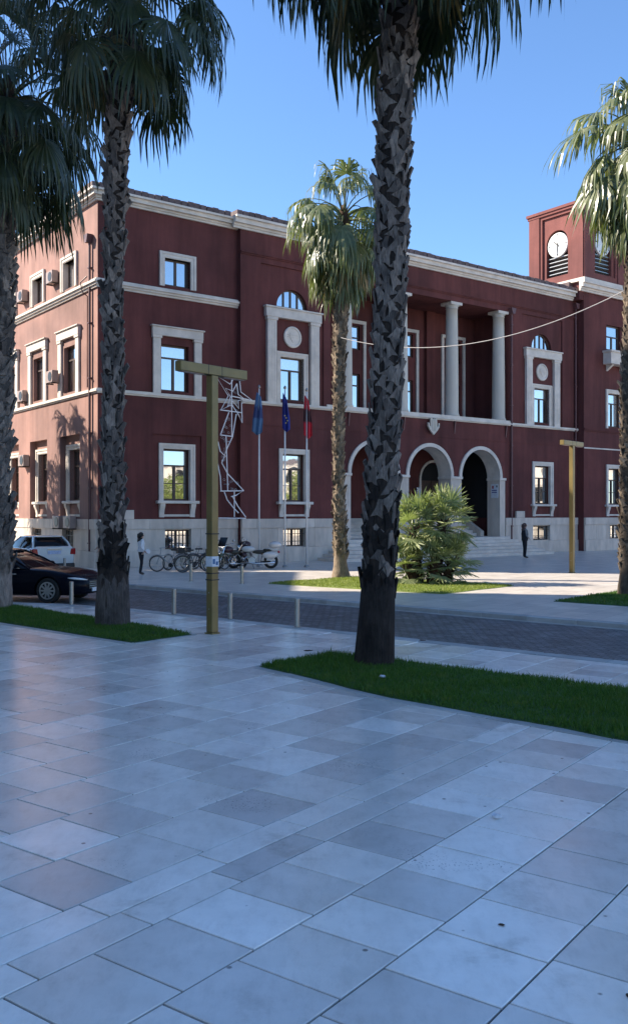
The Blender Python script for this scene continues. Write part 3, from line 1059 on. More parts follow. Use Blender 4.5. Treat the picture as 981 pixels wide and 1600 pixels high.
for x_ in cols_s:
    c = MB(lambda a, b, z, x_=x_: FC(x_ + a, -0.42 + b, z))
    prof = [(0.44, 7.9), (0.44, 7.98), (0.40, 8.06), (0.385, 8.15)]
    for k in range(1, 9):
        t = k / 8
        prof.append((0.385 - 0.055 * t ** 1.6, 8.15 + 5.87 * t))
    prof += [(0.33, 14.02), (0.36, 14.06), (0.33, 14.10), (0.36, 14.16), (0.43, 14.24)]
    c.lathe(prof, (0, 0, 0), 2, 28)
    co = c.build('column', M['column'], HALL, smooth=True)
    cp = MB(lambda a, b, z, x_=x_: FC(x_ + a, -0.42 + b, z)); cp.box(-0.45, -0.45, 14.24, 0.45, 0.41, 14.398); cp.build('capital', M['stone'], co, bevel=0.01)

# --- arcade porch
PB = -3.9
ZF = 1.02
mb = MB(FC)
# stone arch soffits, reveals and piers
th = 0.95
for c in arch_c:
    n = 24
    for k in range(n):
        a0, a1 = pi * k / n, pi * (k + 1) / n
        p = (c - AR * cos(a0), 4.45 + AR * sin(a0)); q = (c - AR * cos(a1), 4.45 + AR * sin(a1))
        mb.poly([(p[0], 0, p[1]), (q[0], 0, q[1]), (q[0], -th, q[1]), (p[0], -th, p[1])])
mb.build('arch_soffit', M['stone'], HALL, smooth=False)
pier_x = [(arch_c[0] - AR - 0.46, arch_c[0] - AR), (arch_c[0] + AR, arch_c[1] - AR), (arch_c[1] + AR, arch_c[2] - AR), (arch_c[2] + AR, arch_c[2] + AR + 0.46)]
for (x0, x1) in pier_x:
    p = MB(FC); p.box(x0, -th, ZF - 0.9, x1, 0.05, 4.33)
    po = p.build('pier', M['plinth'], HALL, bevel=0.012)
    cp = MB(FC); cp.box(x0 - 0.05, -th - 0.02, 4.33, x1 + 0.05, 0.11, 4.47); cp.build('impost', M['stone'], po, bevel=0.012)
for c in arch_c:
    at = MB(FC); n = 28; r0, r1 = AR - 0.002, AR + 0.2
    for k in range(n):
        a0, a1 = pi * k / n, pi * (k + 1) / n
        at.prism([(c - r1 * cos(a0), 4.472 + r1 * sin(a0)), (c - r1 * cos(a1), 4.472 + r1 * sin(a1)), (c - r0 * cos(a1), 4.472 + r0 * sin(a1)), (c - r0 * cos(a0), 4.472 + r0 * sin(a0))], 1, 0.002, 0.09)
    at.build('archivolt', M['stone'], HALL)
# porch inside
mb = MB(FC)
x0, x1 = pier_x[0][0], pier_x[-1][1]
mb.poly([(x0, -th, 0), (x0, PB, 0), (x0, PB, 7.0), (x0, -th, 7.0)]); mb.poly([(x1, -th, 0), (x1, PB, 0), (x1, PB, 7.0), (x1, -th, 7.0)])
mb.poly([(x0, -th, 6.9), (x1, -th, 6.9), (x1, PB, 6.9), (x0, PB, 6.9)])
doors = [(c - 1.05, c + 1.05, 2.1, 5.5, 0.3, 'arch') for c in arch_c]
wall(mb, x0, x1, 0, 7.0, doors, PB)
# back faces of the arcade wall, inside
for (a, b_) in pier_x:
    mb.poly([(a, -th - 0.001, 4.47), (b_, -th - 0.001, 4.47), (b_, -th - 0.001, 6.9), (a, -th - 0.001, 6.9)])
mb.build('porch_wall', M['red'], HALL)
for i_, c in enumerate(arch_c):
    d = MB(FC)
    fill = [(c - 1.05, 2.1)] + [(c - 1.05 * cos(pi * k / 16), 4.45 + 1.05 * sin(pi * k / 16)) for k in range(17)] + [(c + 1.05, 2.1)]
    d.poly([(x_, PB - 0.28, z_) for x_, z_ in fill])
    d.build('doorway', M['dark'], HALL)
    tr = MB(FC)
    for k in range(20):
        a0, a1 = pi * k / 20, pi * (k + 1) / 20
        tr.prism([(c - 1.2 * cos(a0), 4.45 + 1.2 * sin(a0)), (c - 1.2 * cos(a1), 4.45 + 1.2 * sin(a1)), (c - 1.05 * cos(a1), 4.45 + 1.05 * sin(a1)), (c - 1.05 * cos(a0), 4.45 + 1.05 * sin(a0))], 1, PB + 0.002, PB + 0.07)
    tr.box(c - 1.2, PB + 0.002, 2.1, c - 1.05, PB + 0.07, 4.45); tr.box(c + 1.05, PB + 0.002, 2.1, c + 1.2, PB + 0.07, 4.45)
    tr.build('door_surround', M['stone'], HALL)
    lf = MB(FC)
    for s in (-1, 1):
        lf.box(c + min(0.03 * s, 0.98 * s), PB - 0.26, 2.12, c + max(0.03 * s, 0.98 * s), PB - 0.2, 4.4)
    lf.build('door', M['timber'], HALL)
dr = MB(FC); dr.box(x1 - 0.06, PB + 0.15, 2.12, x1 - 0.003, -1.25, 6.2); dr.build('door', M['dark'], HALL)
# porch floor, inner stair and the broad outside steps
f_ = MB(FC); f_.box(x0 + 0.01, PB, -0.1, x1 - 0.01, -0.02, ZF - 0.004); f_.build('porch_floor', M['plinth'], HALL)
for k in range(6):
    s_ = MB(FC); s_.box(14.2, PB + 0.02, ZF + 0.18 * k, 24.6, -1.35 - 0.3 * k, ZF + 0.18 * (k + 1)); s_.build('inner_step', M['stone'], HALL, bevel=0.01)
ck = MB(FC); ck.prism([(-1.05, ZF), (-1.05, ZF + 0.3), (-2.9, ZF + 1.35), (PB + 0.02, ZF + 1.35), (PB + 0.02, ZF)], 0, 24.62, 24.9); ck.build('stair_cheek', M['plinth'], HALL)
for k in range(6):
    ext = 0.36 * (5 - k)
    s_ = MB(FC); s_.box(13.3 - ext, -0.9 if k == 5 else -0.4, 0.17 * k - (0.1 if k == 0 else 0.0), 25.56 + ext, 0.40 + ext, 0.17 * (k + 1) - 0.002)
    s_.build('step', M['stone'], HALL, bevel=0.012)
# notices in the porch
nb = MB(FC); nb.box(25.05, -0.62, 3.3, 25.075, -0.08, 4.12); no = nb.build('notice_board', M['paper'], HALL)
no['label'] = 'white notice board with a small red and dark mark on the arch jamb'
q = MB(FC); q.box(25.035, -0.52, 3.85, 25.05, -0.42, 4.02); q.build('mark', M['tail_lamp'], no)
q = MB(FC); q.box(25.035, -0.2, 3.92, 25.05, -0.12, 4.04); q.build('mark', M['black'], no)
for zz in (3.6, 3.72):
    q = MB(FC); q.box(25.035, -0.55, zz, 25.05, -0.16, zz + 0.05); q.build('text_line', M['flag_navy'], no)
nb = MB(FC); nb.box(22.02, PB + 0.072, 3.3, 22.36, PB + 0.09, 3.95); nb.build('wall_notice', M['paper'], HALL)

# --- windows of the front
ground_window(lambda a, b, z: FL(a, b - 0.08, z), 2.94, 4.80)
pilaster_window(FL, 2.55, 5.15, 3.07, 4.43)
small_window(FL, 2.94, 4.80)
aedicule(FC, XA); aedicule(FC, XB)
ground_window(FC, *gw1); ground_window(FC, *gw2)
for k in (0, 4.1, 8.2):
    casement(FW, 34.68 + k, 36.14 + k, 13.02, 14.60, 0.22, 0.55, True)
    wv = casement(FW, 34.82 + k, 36.18 + k, 8.02, 10.20, 0.28, 0.70, True); surround(FW, wv, 34.56 + k, 36.43 + k, 7.9, 10.43)
    ground_window(FW, 34.60 + k, 36.43 + k)
bal = MB(FW)
bal.box(34.3, 0.002, 12.0, 36.55, 0.62, 12.75); bal.box(34.22, 0.002, 12.75, 36.63, 0.70, 12.88)
for s in (34.6, 36.05):
    bal.prism([(0.002, 12.0), (0.5, 12.0), (0.42, 11.9), (0.002, 11.6)], 0, s, s + 0.2)
bal.build('balcony', M['stone'], HALL, bevel=0.012)

# --- plinth
courses(FL, 0.0, 7.05, [(3.2, 4.52)])
courses(FC, 7.07, arch_c[0] - AR - 0.47, [(9.48, 10.82)])
courses(FC, arch_c[2] + AR + 0.47, 32.3, [(28.0, 29.6)])
courses(FW, 32.32, 46, [(34.9, 36.3), (39.0, 40.4)])
for (fr, a) in ((FL, 0.9), (FC, 26.45)):
    MB(fr).box(a, 0.002, 2.122, a + 0.75, 0.14, 2.52).build('corner_block', M['plinth'], HALL, bevel=0.01)

# --- mouldings
def band(fr, a0, a1, z0, z1, steps, name='moulding', m='stone'):
    mb = MB(fr)
    n = len(steps)
    for k, p in enumerate(steps):
        mb.box(a0 - (p if a0 == 0 else 0), 0.002, z0 + (z1 - z0) * k / n, a1, p, z0 + (z1 - z0) * (k + 1) / n)
    return mb.build(name, M[m], HALL)


def side_band(a1, z0, z1, steps, name='moulding', m='stone'):
    mb = MB(SL)
    n = len(steps)
    for k, p in enumerate(steps):
        mb.box(0.003, 0.002, z0 + (z1 - z0) * k / n, a1, p, z0 + (z1 - z0) * (k + 1) / n)
    return mb.build(name, M[m], HALL)


band(FL, 0, 7.069, 7.58, 7.78, [0.06, 0.13, 0.10]); side_band(30, 7.58, 7.78, [0.06, 0.13, 0.10])
band(FL, 0, 7.069, 12.14, 12.52, [0.08, 0.16, 0.24, 0.12]); side_band(30, 12.14, 12.52, [0.08, 0.16, 0.24, 0.12])
band(FC, 7.07, 32.319, 7.60, 7.78, [0.08, 0.16, 0.12])
band(FC, 7.07, 32.319, 14.72, 14.86, [0.05, 0.10], m='red')
band(FC, 7.07, 32.319, 6.62, 6.68, [0.02], m='red')
band(FW, 32.32, 50, 7.62, 7.78, [0.05, 0.09], m='red'); band(FW, 32.32, 50, 6.5, 6.58, [0.04], m='stone')
CS = [0.10, 0.16, 0.30, 0.30, 0.42]
band(FL, 0, 7.06, 15.87, 16.32, CS, 'cornice'); side_band(30, 15.87, 16.32, CS, 'cornice')
band(FC, 6.62, 31.85, 15.86, 16.40, CS, 'cornice')
band(FW, 31.85, 52, 16.42, 17.02, CS, 'cornice')
mb = MB(); mb.box(31.9, -0.84, 15.88, 32.3, -0.31, 16.41); mb.build('cornice_return', M['red'], HALL)
# row of roof tile ends above the cornice
def tile_row(fr, a0, a1, z, pr):
    mb = MB(fr); x_ = a0
    while x_ < a1:
        mb.box(x_, -0.6, z, x_ + 0.30, pr + rnd.uniform(-0.03, 0.03), z + 0.23 + rnd.uniform(-0.025, 0.025)); x_ += 0.33
    tag(mb.build('roof_tile_row', M['rooftile'], HALL), kind='stuff')
tile_row(FL, -0.4, 6.5, 16.325, 0.36); tile_row(SL, 0.65, 29, 16.325, 0.36); tile_row(FC, 6.68, 31.8, 16.405, 0.36); tile_row(FW, 36.9, 50, 17.03, 0.36)
rf = MB(); rf.box(0.6, 0.6, 16.2, 31.9, 27, 16.52); rf.box(31.95, 0.0, 16.2, 51.5, 27, 17.15); rf.build('roof', M['rooftile'], HALL)
bkw = MB(); bkw.box(0.05, 26.6, 0, 51.5, 27, 16.2); bkw.box(51.3, -0.8, 0, 51.9, 26.5, 16.3); bkw.build('rear_wall', M['red'], HALL)

# --- sunlit side
mb = MB(SL)
SC = (3.08, 7.02, 10.95, 14.9, 18.85, 22.8)
hs = []
for c in SC:
    hs += [(c - 1.15, c + 1.15, 2.13, 5.95, 0.28), (c - 0.68, c + 0.68, 7.92, 10.02, 0.26), (c - 0.66, c + 0.66, 12.70, 13.93, 0.27)]
wall(mb, 0, 30, 2.1, ZT, hs)
for c in SC:
    wall(mb, c - 1.15, c + 1.15, 2.13, 5.95, [(c - 0.68, c + 0.68, 2.97, 5.3, 0.26)], -0.28)
mb.build('side_wall', M['pink'], HALL)
SL2 = lambda a, b, z: SL(a, b - 0.28, z)
for c in SC:
    ground_window(SL2, c - 0.93, c + 0.93)
    pilaster_window(SL, c - 1.28, c + 1.28, c - 0.66, c + 0.66)
    small_window(SL, c - 0.92, c + 0.92)
courses(SL, 0.0, 20, [(c - 0.66, c + 0.66) for c in SC[:4]])

# --- downpipes
def downpipe(fr, a, z0, z1, m='pipe', hopper=True):
    mb = MB(fr); mb.tube([(a, 0.10, z0), (a, 0.10, z1)], 0.06, 8)
    if hopper:
        mb.prism([(a - 0.09, z1 - 0.05), (a + 0.09, z1 - 0.05), (a + 0.2, z1 + 0.3), (a - 0.2, z1 + 0.3)], 1, 0.02, 0.3)
    z_ = z0 + 1
    while z_ < z1:
        mb.box(a - 0.085, 0.0, z_, a + 0.085, 0.175, z_ + 0.05); z_ += 2.4
    mb.build('downpipe', M[m], HALL, smooth=False)
downpipe(SL, 0.62, 0.05, 14.2); downpipe(FC, 26.05, 0.6, 14.3); downpipe(FC, 32.1, 7.0, 15.4)
mb = MB(SL)
mb.tube([(0.95, 0.06, 7.9), (0.95, 0.06, 11.9), (1.1, 0.24, 12.1), (1.15, 0.30, 12.5), (0.85, 0.12, 12.75)], 0.03, 6)
mb.build('cable_conduit', M['pipe'], HALL)
# thin drip brackets below the loggia floor and the coat of arms
for a in (17.45, 21.3, 25.6, 13.6):
    MB(FC).prism([(0.002, 7.6), (0.12, 7.6), (0.03, 6.9), (0.002, 6.9)], 0, a, a + 0.07).build('drip_bracket', M['pipe'], HALL)
cr = MB(lambda a, b, z: FC(19.5 + a, b, 6.72 + z))
cr.prism([(-0.24, 0.92), (-0.13, 0.92), (-0.1, 0.85), (-0.03, 0.85), (0, 0.95), (0.03, 0.85), (0.1, 0.85), (0.13, 0.92), (0.24, 0.92), (0.24, 0.42), (0.33, 0.5), (0.36, 0.66), (0.44, 0.66), (0.42, 0.45), (0.3, 0.28), (0.16, 0.14), (0, 0), (-0.16, 0.14), (-0.3, 0.28), (-0.42, 0.45), (-0.44, 0.66), (-0.36, 0.66), (-0.33, 0.5), (-0.24, 0.42)], 1, 0.165, 0.26)
cro = cr.build('coat_of_arms', M['column'], HALL)
for s in (-0.12, 0.0, 0.12):
    q = MB(lambda a, b, z: FC(19.5 + a, b, 6.72 + z)); q.box(s - 0.02, 0.26, 0.22, s + 0.02, 0.285, 0.82); q.build('relief_bar', M['column'], cro)

# --- clock tower
TW = 4.35
tx0, tx1 = 32.32, 32.32 + TW
ty0 = -0.85
ZB, ZH = 17.1, 21.95
FTF = lambda a, b, z: (tx0 + a, ty0 - b, z)
FTS = lambda a, b, z: (tx0 - b, ty0 + a, z)
mb = MB()
for fr in (FTF, FTS):
    mb.fn = fr
    o = 1.05
    wall(mb, 0, TW, 16.3, ZH, [(o, TW - o, 17.75, 21.75, 0.12)])
    wall(mb, o, TW - o, 17.75, 21.75, [(TW / 2 - 0.86, TW / 2 + 0.86, 17.85, 20.85, 0.35, 'arch')], -0.12)
mb.fn = None
mb.poly([(tx1, ty0, 16.3), (tx1, ty0 + TW, 16.3), (tx1, ty0 + TW, ZH), (tx1, ty0, ZH)])
mb.poly([(tx0, ty0 + TW, 16.3), (tx1, ty0 + TW, 16.3), (tx1, ty0 + TW, ZH), (tx0, ty0 + TW, ZH)])
tower = mb.build('clock_tower', M['tower'], HALL)
tc_ = MB(); tc_.box(tx0 - 0.10, ty0 - 0.10, ZH, tx1 + 0.10, ty0 + TW + 0.10, ZH + 0.16); tc_.box(tx0 - 0.17, ty0 - 0.17, ZH + 0.162, tx1 + 0.17, ty0 + TW + 0.17, ZH + 0.34)
tc_.build('tower_cornice', M['tower'], tower)
tb = MB(); tb.box(tx0 - 0.02, ty0 + 0.02, ZB + 0.003, tx1, ty0 + TW, ZB + 0.05)
# corner strips that stand proud of the tower faces
for fr in (FTF, FTS):
    for a in ((0.0 if fr is FTF else 0.02), TW - 0.85):
        q = MB(fr); q.box(a, 0.002, ZB + 0.06, a + 0.85, 0.07, ZH - 0.002); q.build('tower_strip', M['tower'], tower)
bs = MB()
bs.box(tx0 - 0.2, ty0 - 0.2, ZB + 0.004, tx1 + 0.2, ty0 + TW + 0.2, ZB + 0.22)
bs.build('tower_base', M['stone'], tower)
for fr in (FTF, FTS):
    zc = 19.9
    pl = MB(lambda a, b, z, fr=fr: fr(TW / 2 + a, -0.30 + b, zc + z))
    pl.lathe([(0.80, 0.0), (0.80, 0.12), (0.76, 0.14), (0.0, 0.14)], (0, 0, 0), 1, 36)
    ck_ = pl.build('clock', M['clock'], HALL)
    for k in range(12):
        a = 2 * pi * k / 12
        t_ = MB(lambda x_, b, z_, fr=fr, a=a: fr(TW / 2 + x_ * cos(a) + z_ * sin(a), -0.30 + b, zc - x_ * sin(a) + z_ * cos(a)))
        t_.box(-0.022 if k % 3 else -0.035, 0.141, 0.60, 0.022 if k % 3 else 0.035, 0.15, 0.73); t_.build('hour_mark', M['black'], ck_)
    for ang, L_, wd in ((radians(-48), 0.42, 0.05), (radians(184), 0.66, 0.035)):
        a = -ang if fr is FTS else ang + (radians(20) if L_ < 0.5 else 0)
        t_ = MB(lambda x_, b, z_, fr=fr, a=a: fr(TW / 2 + x_ * cos(a) + z_ * sin(a), -0.30 + b, zc - x_ * sin(a) + z_ * cos(a)))
        t_.prism([(-wd, -0.12), (wd, -0.12), (wd * 0.5, L_), (-wd * 0.5, L_)], 1, 0.155, 0.175); t_.build('clock_hand', M['black'], ck_)
    # louvres under the clock
    bk = MB(lambda a, b, z, fr=fr: fr(TW / 2 + a, b, z)); bk.poly([(-0.86, -0.47, 17.85), (0.86, -0.47, 17.85), (0.86, -0.47, 20.85), (-0.86, -0.47, 20.85)]); bk.build('belfry_opening', M['dark'], HALL)
    for k in range(5):
        z_ = 17.9 + 0.26 * k
        lv = MB(lambda a, b, z, fr=fr: fr(TW / 2 + a, b, z)); lv.prism([(-0.42, z_ + 0.02), (-0.26, z_ + 0.15), (-0.26, z_ + 0.19), (-0.42, z_ + 0.06)], 0, -0.82, 0.82); lv.build('louvre', M['steel'], HALL)

# ================================================================== PALMS
def frond_mesh(name, elev, seed, L=1.15, R=1.05, nseg=30, droop=0.9, sag=9.0, m='frond', fold=0.25, split=0.42):
    r = random.Random(seed)
    mb = MB()
    d = Vector((cos(radians(elev)), 0, sin(radians(elev))))
    p = Vector((0, 0, 0)); pts = [p.copy()]
    n = 6
    for k in range(n):
        p = p + d * (L / n); pts.append(p.copy())
        ax = Vector((0, 1, 0))
        d = Matrix.Rotation(radians(sag * max(0.15, d.x)), 3, ax) @ d
    mb.tube(pts, [0.034, 0.024, 0.019, 0.016, 0.014, 0.012, 0.010], 5, caps=False)
    f = d.normalized(); l = Vector((0, 1, 0)); up = f.cross(l) * -1
    if up.z < 0: up = -up
    hub = pts[-1]
    span = radians(118)
    da = 2 * span / nseg
    for i in range(nseg):
        a = -span + da * (i + 0.5)
        s = (f * cos(a) + l * sin(a) + up * (fold * abs(sin(a)) * -1)).normalized()
        wdir = (-sin(a) * f + cos(a) * l)
        Ri = R * (0.74 + 0.26 * cos(a * 0.9)) * (r.uniform(0.82, 1.12) if r.random() > 0.12 else r.uniform(0.5, 0.8))
        ts = (0.0, 0.22, split, 0.62, 0.82, 1.0)
        q = hub.copy(); row = []
        dr = droop * r.uniform(0.7, 1.25)
        prev = 0.0
        dirv = s
        hw0 = math.tan(da / 2) * 1.08
        for t in ts:
            wgt = min(1.0, max(0.0, (t - split * 0.8) / (1 - split * 0.8)) ** 0.9 * dr)
            dirv = (s * (1 - wgt) + Vector((0, 0, -1)) * wgt + Vector((r.gauss(0, .05), r.gauss(0, .05), 0)) * wgt)
            if dirv.length < 1e-4: dirv = Vector((0, 0, -1))
            dirv.normalize()
            q = q + dirv * ((t - prev) * Ri); prev = t
            hw = hw0 * min(t, split) * Ri
            if t > split: hw *= max(0.0, 1 - (t - split) / (1 - split)) ** 0.8
            row.append((q.copy(), hw))
        idx = []
        pl = up * (0.012 * (1 if i % 2 else -1))
        for t, (c, hw) in zip(ts, row):
            if t == 0.0 or t == 1.0:
                idx.append((mb.pts([tuple(c)]),))
            else:
                idx.append((mb.pts([tuple(c - wdir * hw - pl * t), tuple(c + wdir * hw + pl * t)]), mb.v and len(mb.v) - 1))
        for A, B in zip(idx[:-1], idx[1:]):
            if len(A) == 1: mb.f.append((A[0], B[0], B[1]))
            elif len(B) == 1: mb.f.append((A[0], A[1], B[0]))
            else: mb.f.append((A[0], A[1], B[1], B[0]))
    me = mb.mesh(name, M[m], False)
    return me


FRONDS = {}
def frond_set(key, m, L, R, droop, sag, n_el=8, nseg=30, var=2, e0=80, e1=-68, fold=0.25):
    out = []
    for k in range(n_el):
        el = e0 + (e1 - e0) * k / (n_el - 1)
        out.append([frond_mesh('frond', el, k * 11 + j + hash(key) % 97 if False else k * 11 + j, L, R, nseg, droop, sag, m, fold) for j in range(var)])
    FRONDS[key] = out


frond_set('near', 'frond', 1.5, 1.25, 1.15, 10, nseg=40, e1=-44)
frond_set('far', 'frond_lit', 1.15, 1.15, 1.2, 13, nseg=30, var=3, e1=-84)
frond_set('dry', 'frond_dry', 1.0, 0.95, 1.0, 9, 5, 22, 2, -30, -72)
frond_set('fan', 'fan_grey', 0.5, 0.55, 0.12, 3, 7, 20, 2, 85, -25, 0.1)


def stub_mesh(m, seed):
    """an old leaf base: a split, upward pointing boot"""
    r = random.Random(seed)
    mb = MB()
    w0, w1, h = 0.13, 0.065, 0.30
    k = r.uniform(-0.02, 0.02)
    pts = []
    for (x, z, y0, y1) in ((-w0, 0, 0.0, 0.02), (0, 0.05, 0.0, 0.022), (w0, 0, 0.0, 0.012), (w1 + k, h * 0.55, 0.008, 0.03), (w1 * 0.75 + k, h, 0.014, 0.036), (-w1 * 0.75 + k, h * r.uniform(0.86, 1.0), 0.014, 0.034), (-w1 + k, h * 0.55, 0.008, 0.03)):
        pts.append((x, -y0, z)); pts.append((x, -y1 - 0.01, z))
    i = mb.pts(pts)
    n = 7
    mb.f.append(tuple(i + 2 * j for j in range(n))); mb.f.append(tuple(i + 2 * j + 1 for j in range(n - 1, -1, -1)))
    for j in range(n):
        a, b = 2 * j, 2 * ((j + 1) % n)
        mb.f.append((i + a, i + b, i + b + 1, i + a + 1))
    return mb


def palm(label, base, path, radii, crown_n, fset, trunk_m, stub_m, stubs, stub_objs, seed, group, z_stub, crown_sc=1.0, dry=4, base_char=False, head=None, e_lo=-68, skirt=None, stub_scale=1.0):
    """path: (dx, z) of the trunk axis from the base"""
    r = random.Random(seed)
    root = thing('palm_tree', label, 'palm tree', base, 0, group)
    # trunk
    n = 18
    def axis(z):
        for (x0, z0), (x1, z1) in zip(path[:-1], path[1:]):
            if z <= z1 or (x1, z1) == path[-1]:
                t = (z - z0) / (z1 - z0); return x0 + (x1 - x0) * t
    def rad(z):
        for (r0, z0), (r1, z1) in zip(radii[:-1], radii[1:]):
            if z <= z1 or (r1, z1) == radii[-1]:
                t = min(1, max(0, (z - z0) / (z1 - z0))); return r0 + (r1 - r0) * t
    H = path[-1][1]
    mb = MB(); rings = []
    nz = int(H / 0.16)
    ph = [r.uniform(0, 6.28) for _ in range(6)]
    for k in range(nz + 1):
        z = -0.06 + (H + 0.06) * k / nz
        ring = []
        for j in range(n):
            a = 2 * pi * j / n
            rr = rad(z) * (1 + 0.03 * sin(3 * a + z * 1.3 + ph[0]) + 0.025 * sin(7 * a + z * 4 + ph[1]) + r.uniform(-0.02, 0.02))
            ring.append((axis(z) + rr * cos(a), rr * sin(a), z))
        rings.append(mb.pts(ring))
    for A, B in zip(rings[:-1], rings[1:]):
        for j in range(n):
            mb.f.append((A + j, A + (j + 1) % n, B + (j + 1) % n, B + j))
    mb.f.append(tuple(rings[-1] + j for j in range(n)))
    tr = mb.build('trunk', M['core' if stub_objs else trunk_m], root, smooth=True)
    if base_char == 'ring':
        fb = MB(); rg = []
        for k, (z, ex) in enumerate(((-0.05, 0.02), (0.3, 0.018), (0.7, 0.016), (1.0, 0.008))):
            rg.append(fb.pts([(axis(z) + (rad(z) + ex + r.uniform(-0.01, 0.01)) * cos(2 * pi * j / 30), (rad(z) + ex) * sin(2 * pi * j / 30), z + (r.uniform(-0.15, 0.12) if k == 3 else 0)) for j in range(30)]))
        for A, B in zip(rg[:-1], rg[1:]):
            for j in range(30):
                fb.f.append((A + j, A + (j + 1) % 30, B + (j + 1) % 30, B + j))
        fb.build('foot_bark', M['trunk'], tr)
    if base_char == 'foot':
        # charred skirt of dead bark round the foot
        cb = MB(); rg = []
        for k, (z, ex) in enumerate(((-0.05, 0.035), (0.3, 0.03), (0.8, 0.028), (1.15, 0.02), (1.3, 0.012))):
            rg.append(cb.pts([(axis(z) + (rad(z) + ex + r.uniform(-0.006, 0.006)) * cos(2 * pi * j / 30), (rad(z) + ex) * sin(2 * pi * j / 30), z + (r.uniform(-0.22, 0.18) if k == 4 else 0)) for j in range(30)]))
        for A, B in zip(rg[:-1], rg[1:]):
            for j in range(30):
                cb.f.append((A + j, A + (j + 1) % 30, B + (j + 1) % 30, B + j))
        cb.build('charred_bark', M['char'], tr)
    # leaf bases in a spiral
    z0, z1 = z_stub
    metas = [stub_mesh(None, s) for s in range(5)]
    if stub_objs:
        mats = (stub_m, 'char') if base_char else (stub_m, stub_m)
        meshes = [[b_.mesh('leaf_base', M[mm]) for b_ in metas] for mm in mats]
        fib = [b_.mesh('leaf_base', M['fibre']) for b_ in metas]
    joined = MB()
    for k in range(stubs):
        t = (k + 0.5) / stubs
        z = z0 + (z1 - z0) * t
        a = k * 2.39996 + r.gauss(0, 0.12)
        rr = rad(z)
        x, y = axis(z) + (rr - 0.012) * cos(a), (rr - 0.012) * sin(a)
        tilt = radians(r.uniform(1, 8) + (42 * max(0, t - 0.5) * r.random() if stub_objs else 8))
        sc = stub_scale * r.uniform(0.8, 1.3)
        R_ = Matrix.Rotation(a + pi / 2, 4, 'Z') @ Matrix.Rotation(r.choice((-0.45, 0.45)) + r.gauss(0, 0.15), 4, 'Y') @ Matrix.Rotation(tilt, 4, 'X')
        Mx = Matrix.Translation((x, y, z)) @ R_ @ Matrix.Diagonal((sc, sc, sc * r.uniform(0.8, 1.25), 1))
        if stub_objs and k < 300:
            frac = (z - 1.0) / (2.2 if base_char == 'foot' else 1.1)
            mm = fib if t > 0.95 else meshes[1 if (base_char and r.random() > frac) else 0]
            o = link('leaf_base', mm[k % 5], tr)
            o.matrix_local = Mx
        else:
            src = metas[k % 5]
            i = joined.pts([tuple(Mx @ Vector(p)) for p in src.v])
            for f in src.f: joined.f.append(tuple(i + q for q in f))
    if joined.v:
        tag(joined.build('leaf_bases', M[stub_m], tr), kind='stuff')
    # fibrous head
    hd = MB(); hx = axis(H)
    rH = rad(H)
    hd.lathe([(rH * 1.02, H - 0.7), (rH * 1.15, H - 0.3), (rH * 1.05, H + 0.15), (rH * 0.7, H + 0.5), (rH * 0.25, H + 0.75)], (hx, 0, 0), 2, 14)
    hd.build('crown_heart', M['fibre'], root)
    S = FRONDS[fset]
    ne = len(S)
    for k in range(crown_n):
        t = (k + 0.5) / crown_n
        el_t = t ** 0.85
        ei = min(ne - 1, int(el_t * ne * (1.0)))
        me = S[ei][k % len(S[ei])]
        if k >= crown_n - dry:
            me = FRONDS['dry'][min(4, 2 + k % 3)][k % 2]
        o = link('frond', me, root)
        a = k * 2.39996 + r.gauss(0, 0.2)
        zz = H + 0.55 - 1.1 * t
        rr = rH * (0.3 + 0.6 * t)
        o.location = (hx + rr * cos(a), rr * sin(a), zz)
        sc = crown_sc * r.uniform(0.85, 1.12) * (0.8 if t < 0.08 else 1.0)
        o.rotation_euler = (r.gauss(0, 0.10), r.gauss(0, 0.08), a)
        o.scale = (sc, sc, sc)
    return root


G_P = 'palms of the square'
# the nearest one, its crown cut by the top of the picture
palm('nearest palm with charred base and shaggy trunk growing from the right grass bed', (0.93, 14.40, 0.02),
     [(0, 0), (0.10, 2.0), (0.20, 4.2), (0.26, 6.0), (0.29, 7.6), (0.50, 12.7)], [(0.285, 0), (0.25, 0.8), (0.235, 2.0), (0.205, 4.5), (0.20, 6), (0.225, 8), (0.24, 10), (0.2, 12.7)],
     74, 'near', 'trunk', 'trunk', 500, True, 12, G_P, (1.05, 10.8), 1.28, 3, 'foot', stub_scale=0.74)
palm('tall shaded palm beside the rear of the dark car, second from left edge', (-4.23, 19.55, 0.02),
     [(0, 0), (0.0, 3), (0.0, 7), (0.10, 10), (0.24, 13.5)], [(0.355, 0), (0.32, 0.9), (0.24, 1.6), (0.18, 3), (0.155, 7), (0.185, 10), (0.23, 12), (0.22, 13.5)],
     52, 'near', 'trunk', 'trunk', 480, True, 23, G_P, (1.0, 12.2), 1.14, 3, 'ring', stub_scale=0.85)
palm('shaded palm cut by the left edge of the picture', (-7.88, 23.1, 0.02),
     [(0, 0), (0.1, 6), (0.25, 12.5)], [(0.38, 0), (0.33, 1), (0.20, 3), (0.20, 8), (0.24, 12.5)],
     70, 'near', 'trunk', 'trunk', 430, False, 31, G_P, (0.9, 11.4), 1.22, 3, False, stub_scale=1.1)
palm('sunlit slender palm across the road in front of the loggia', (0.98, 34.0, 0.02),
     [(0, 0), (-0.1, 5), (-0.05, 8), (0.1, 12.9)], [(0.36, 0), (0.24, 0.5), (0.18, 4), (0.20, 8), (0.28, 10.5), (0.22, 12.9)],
     62, 'far', 'trunk_far', 'trunk_far', 520, False, 47, G_P, (0.7, 11.6), 1.30, 8, False, stub_scale=0.6)
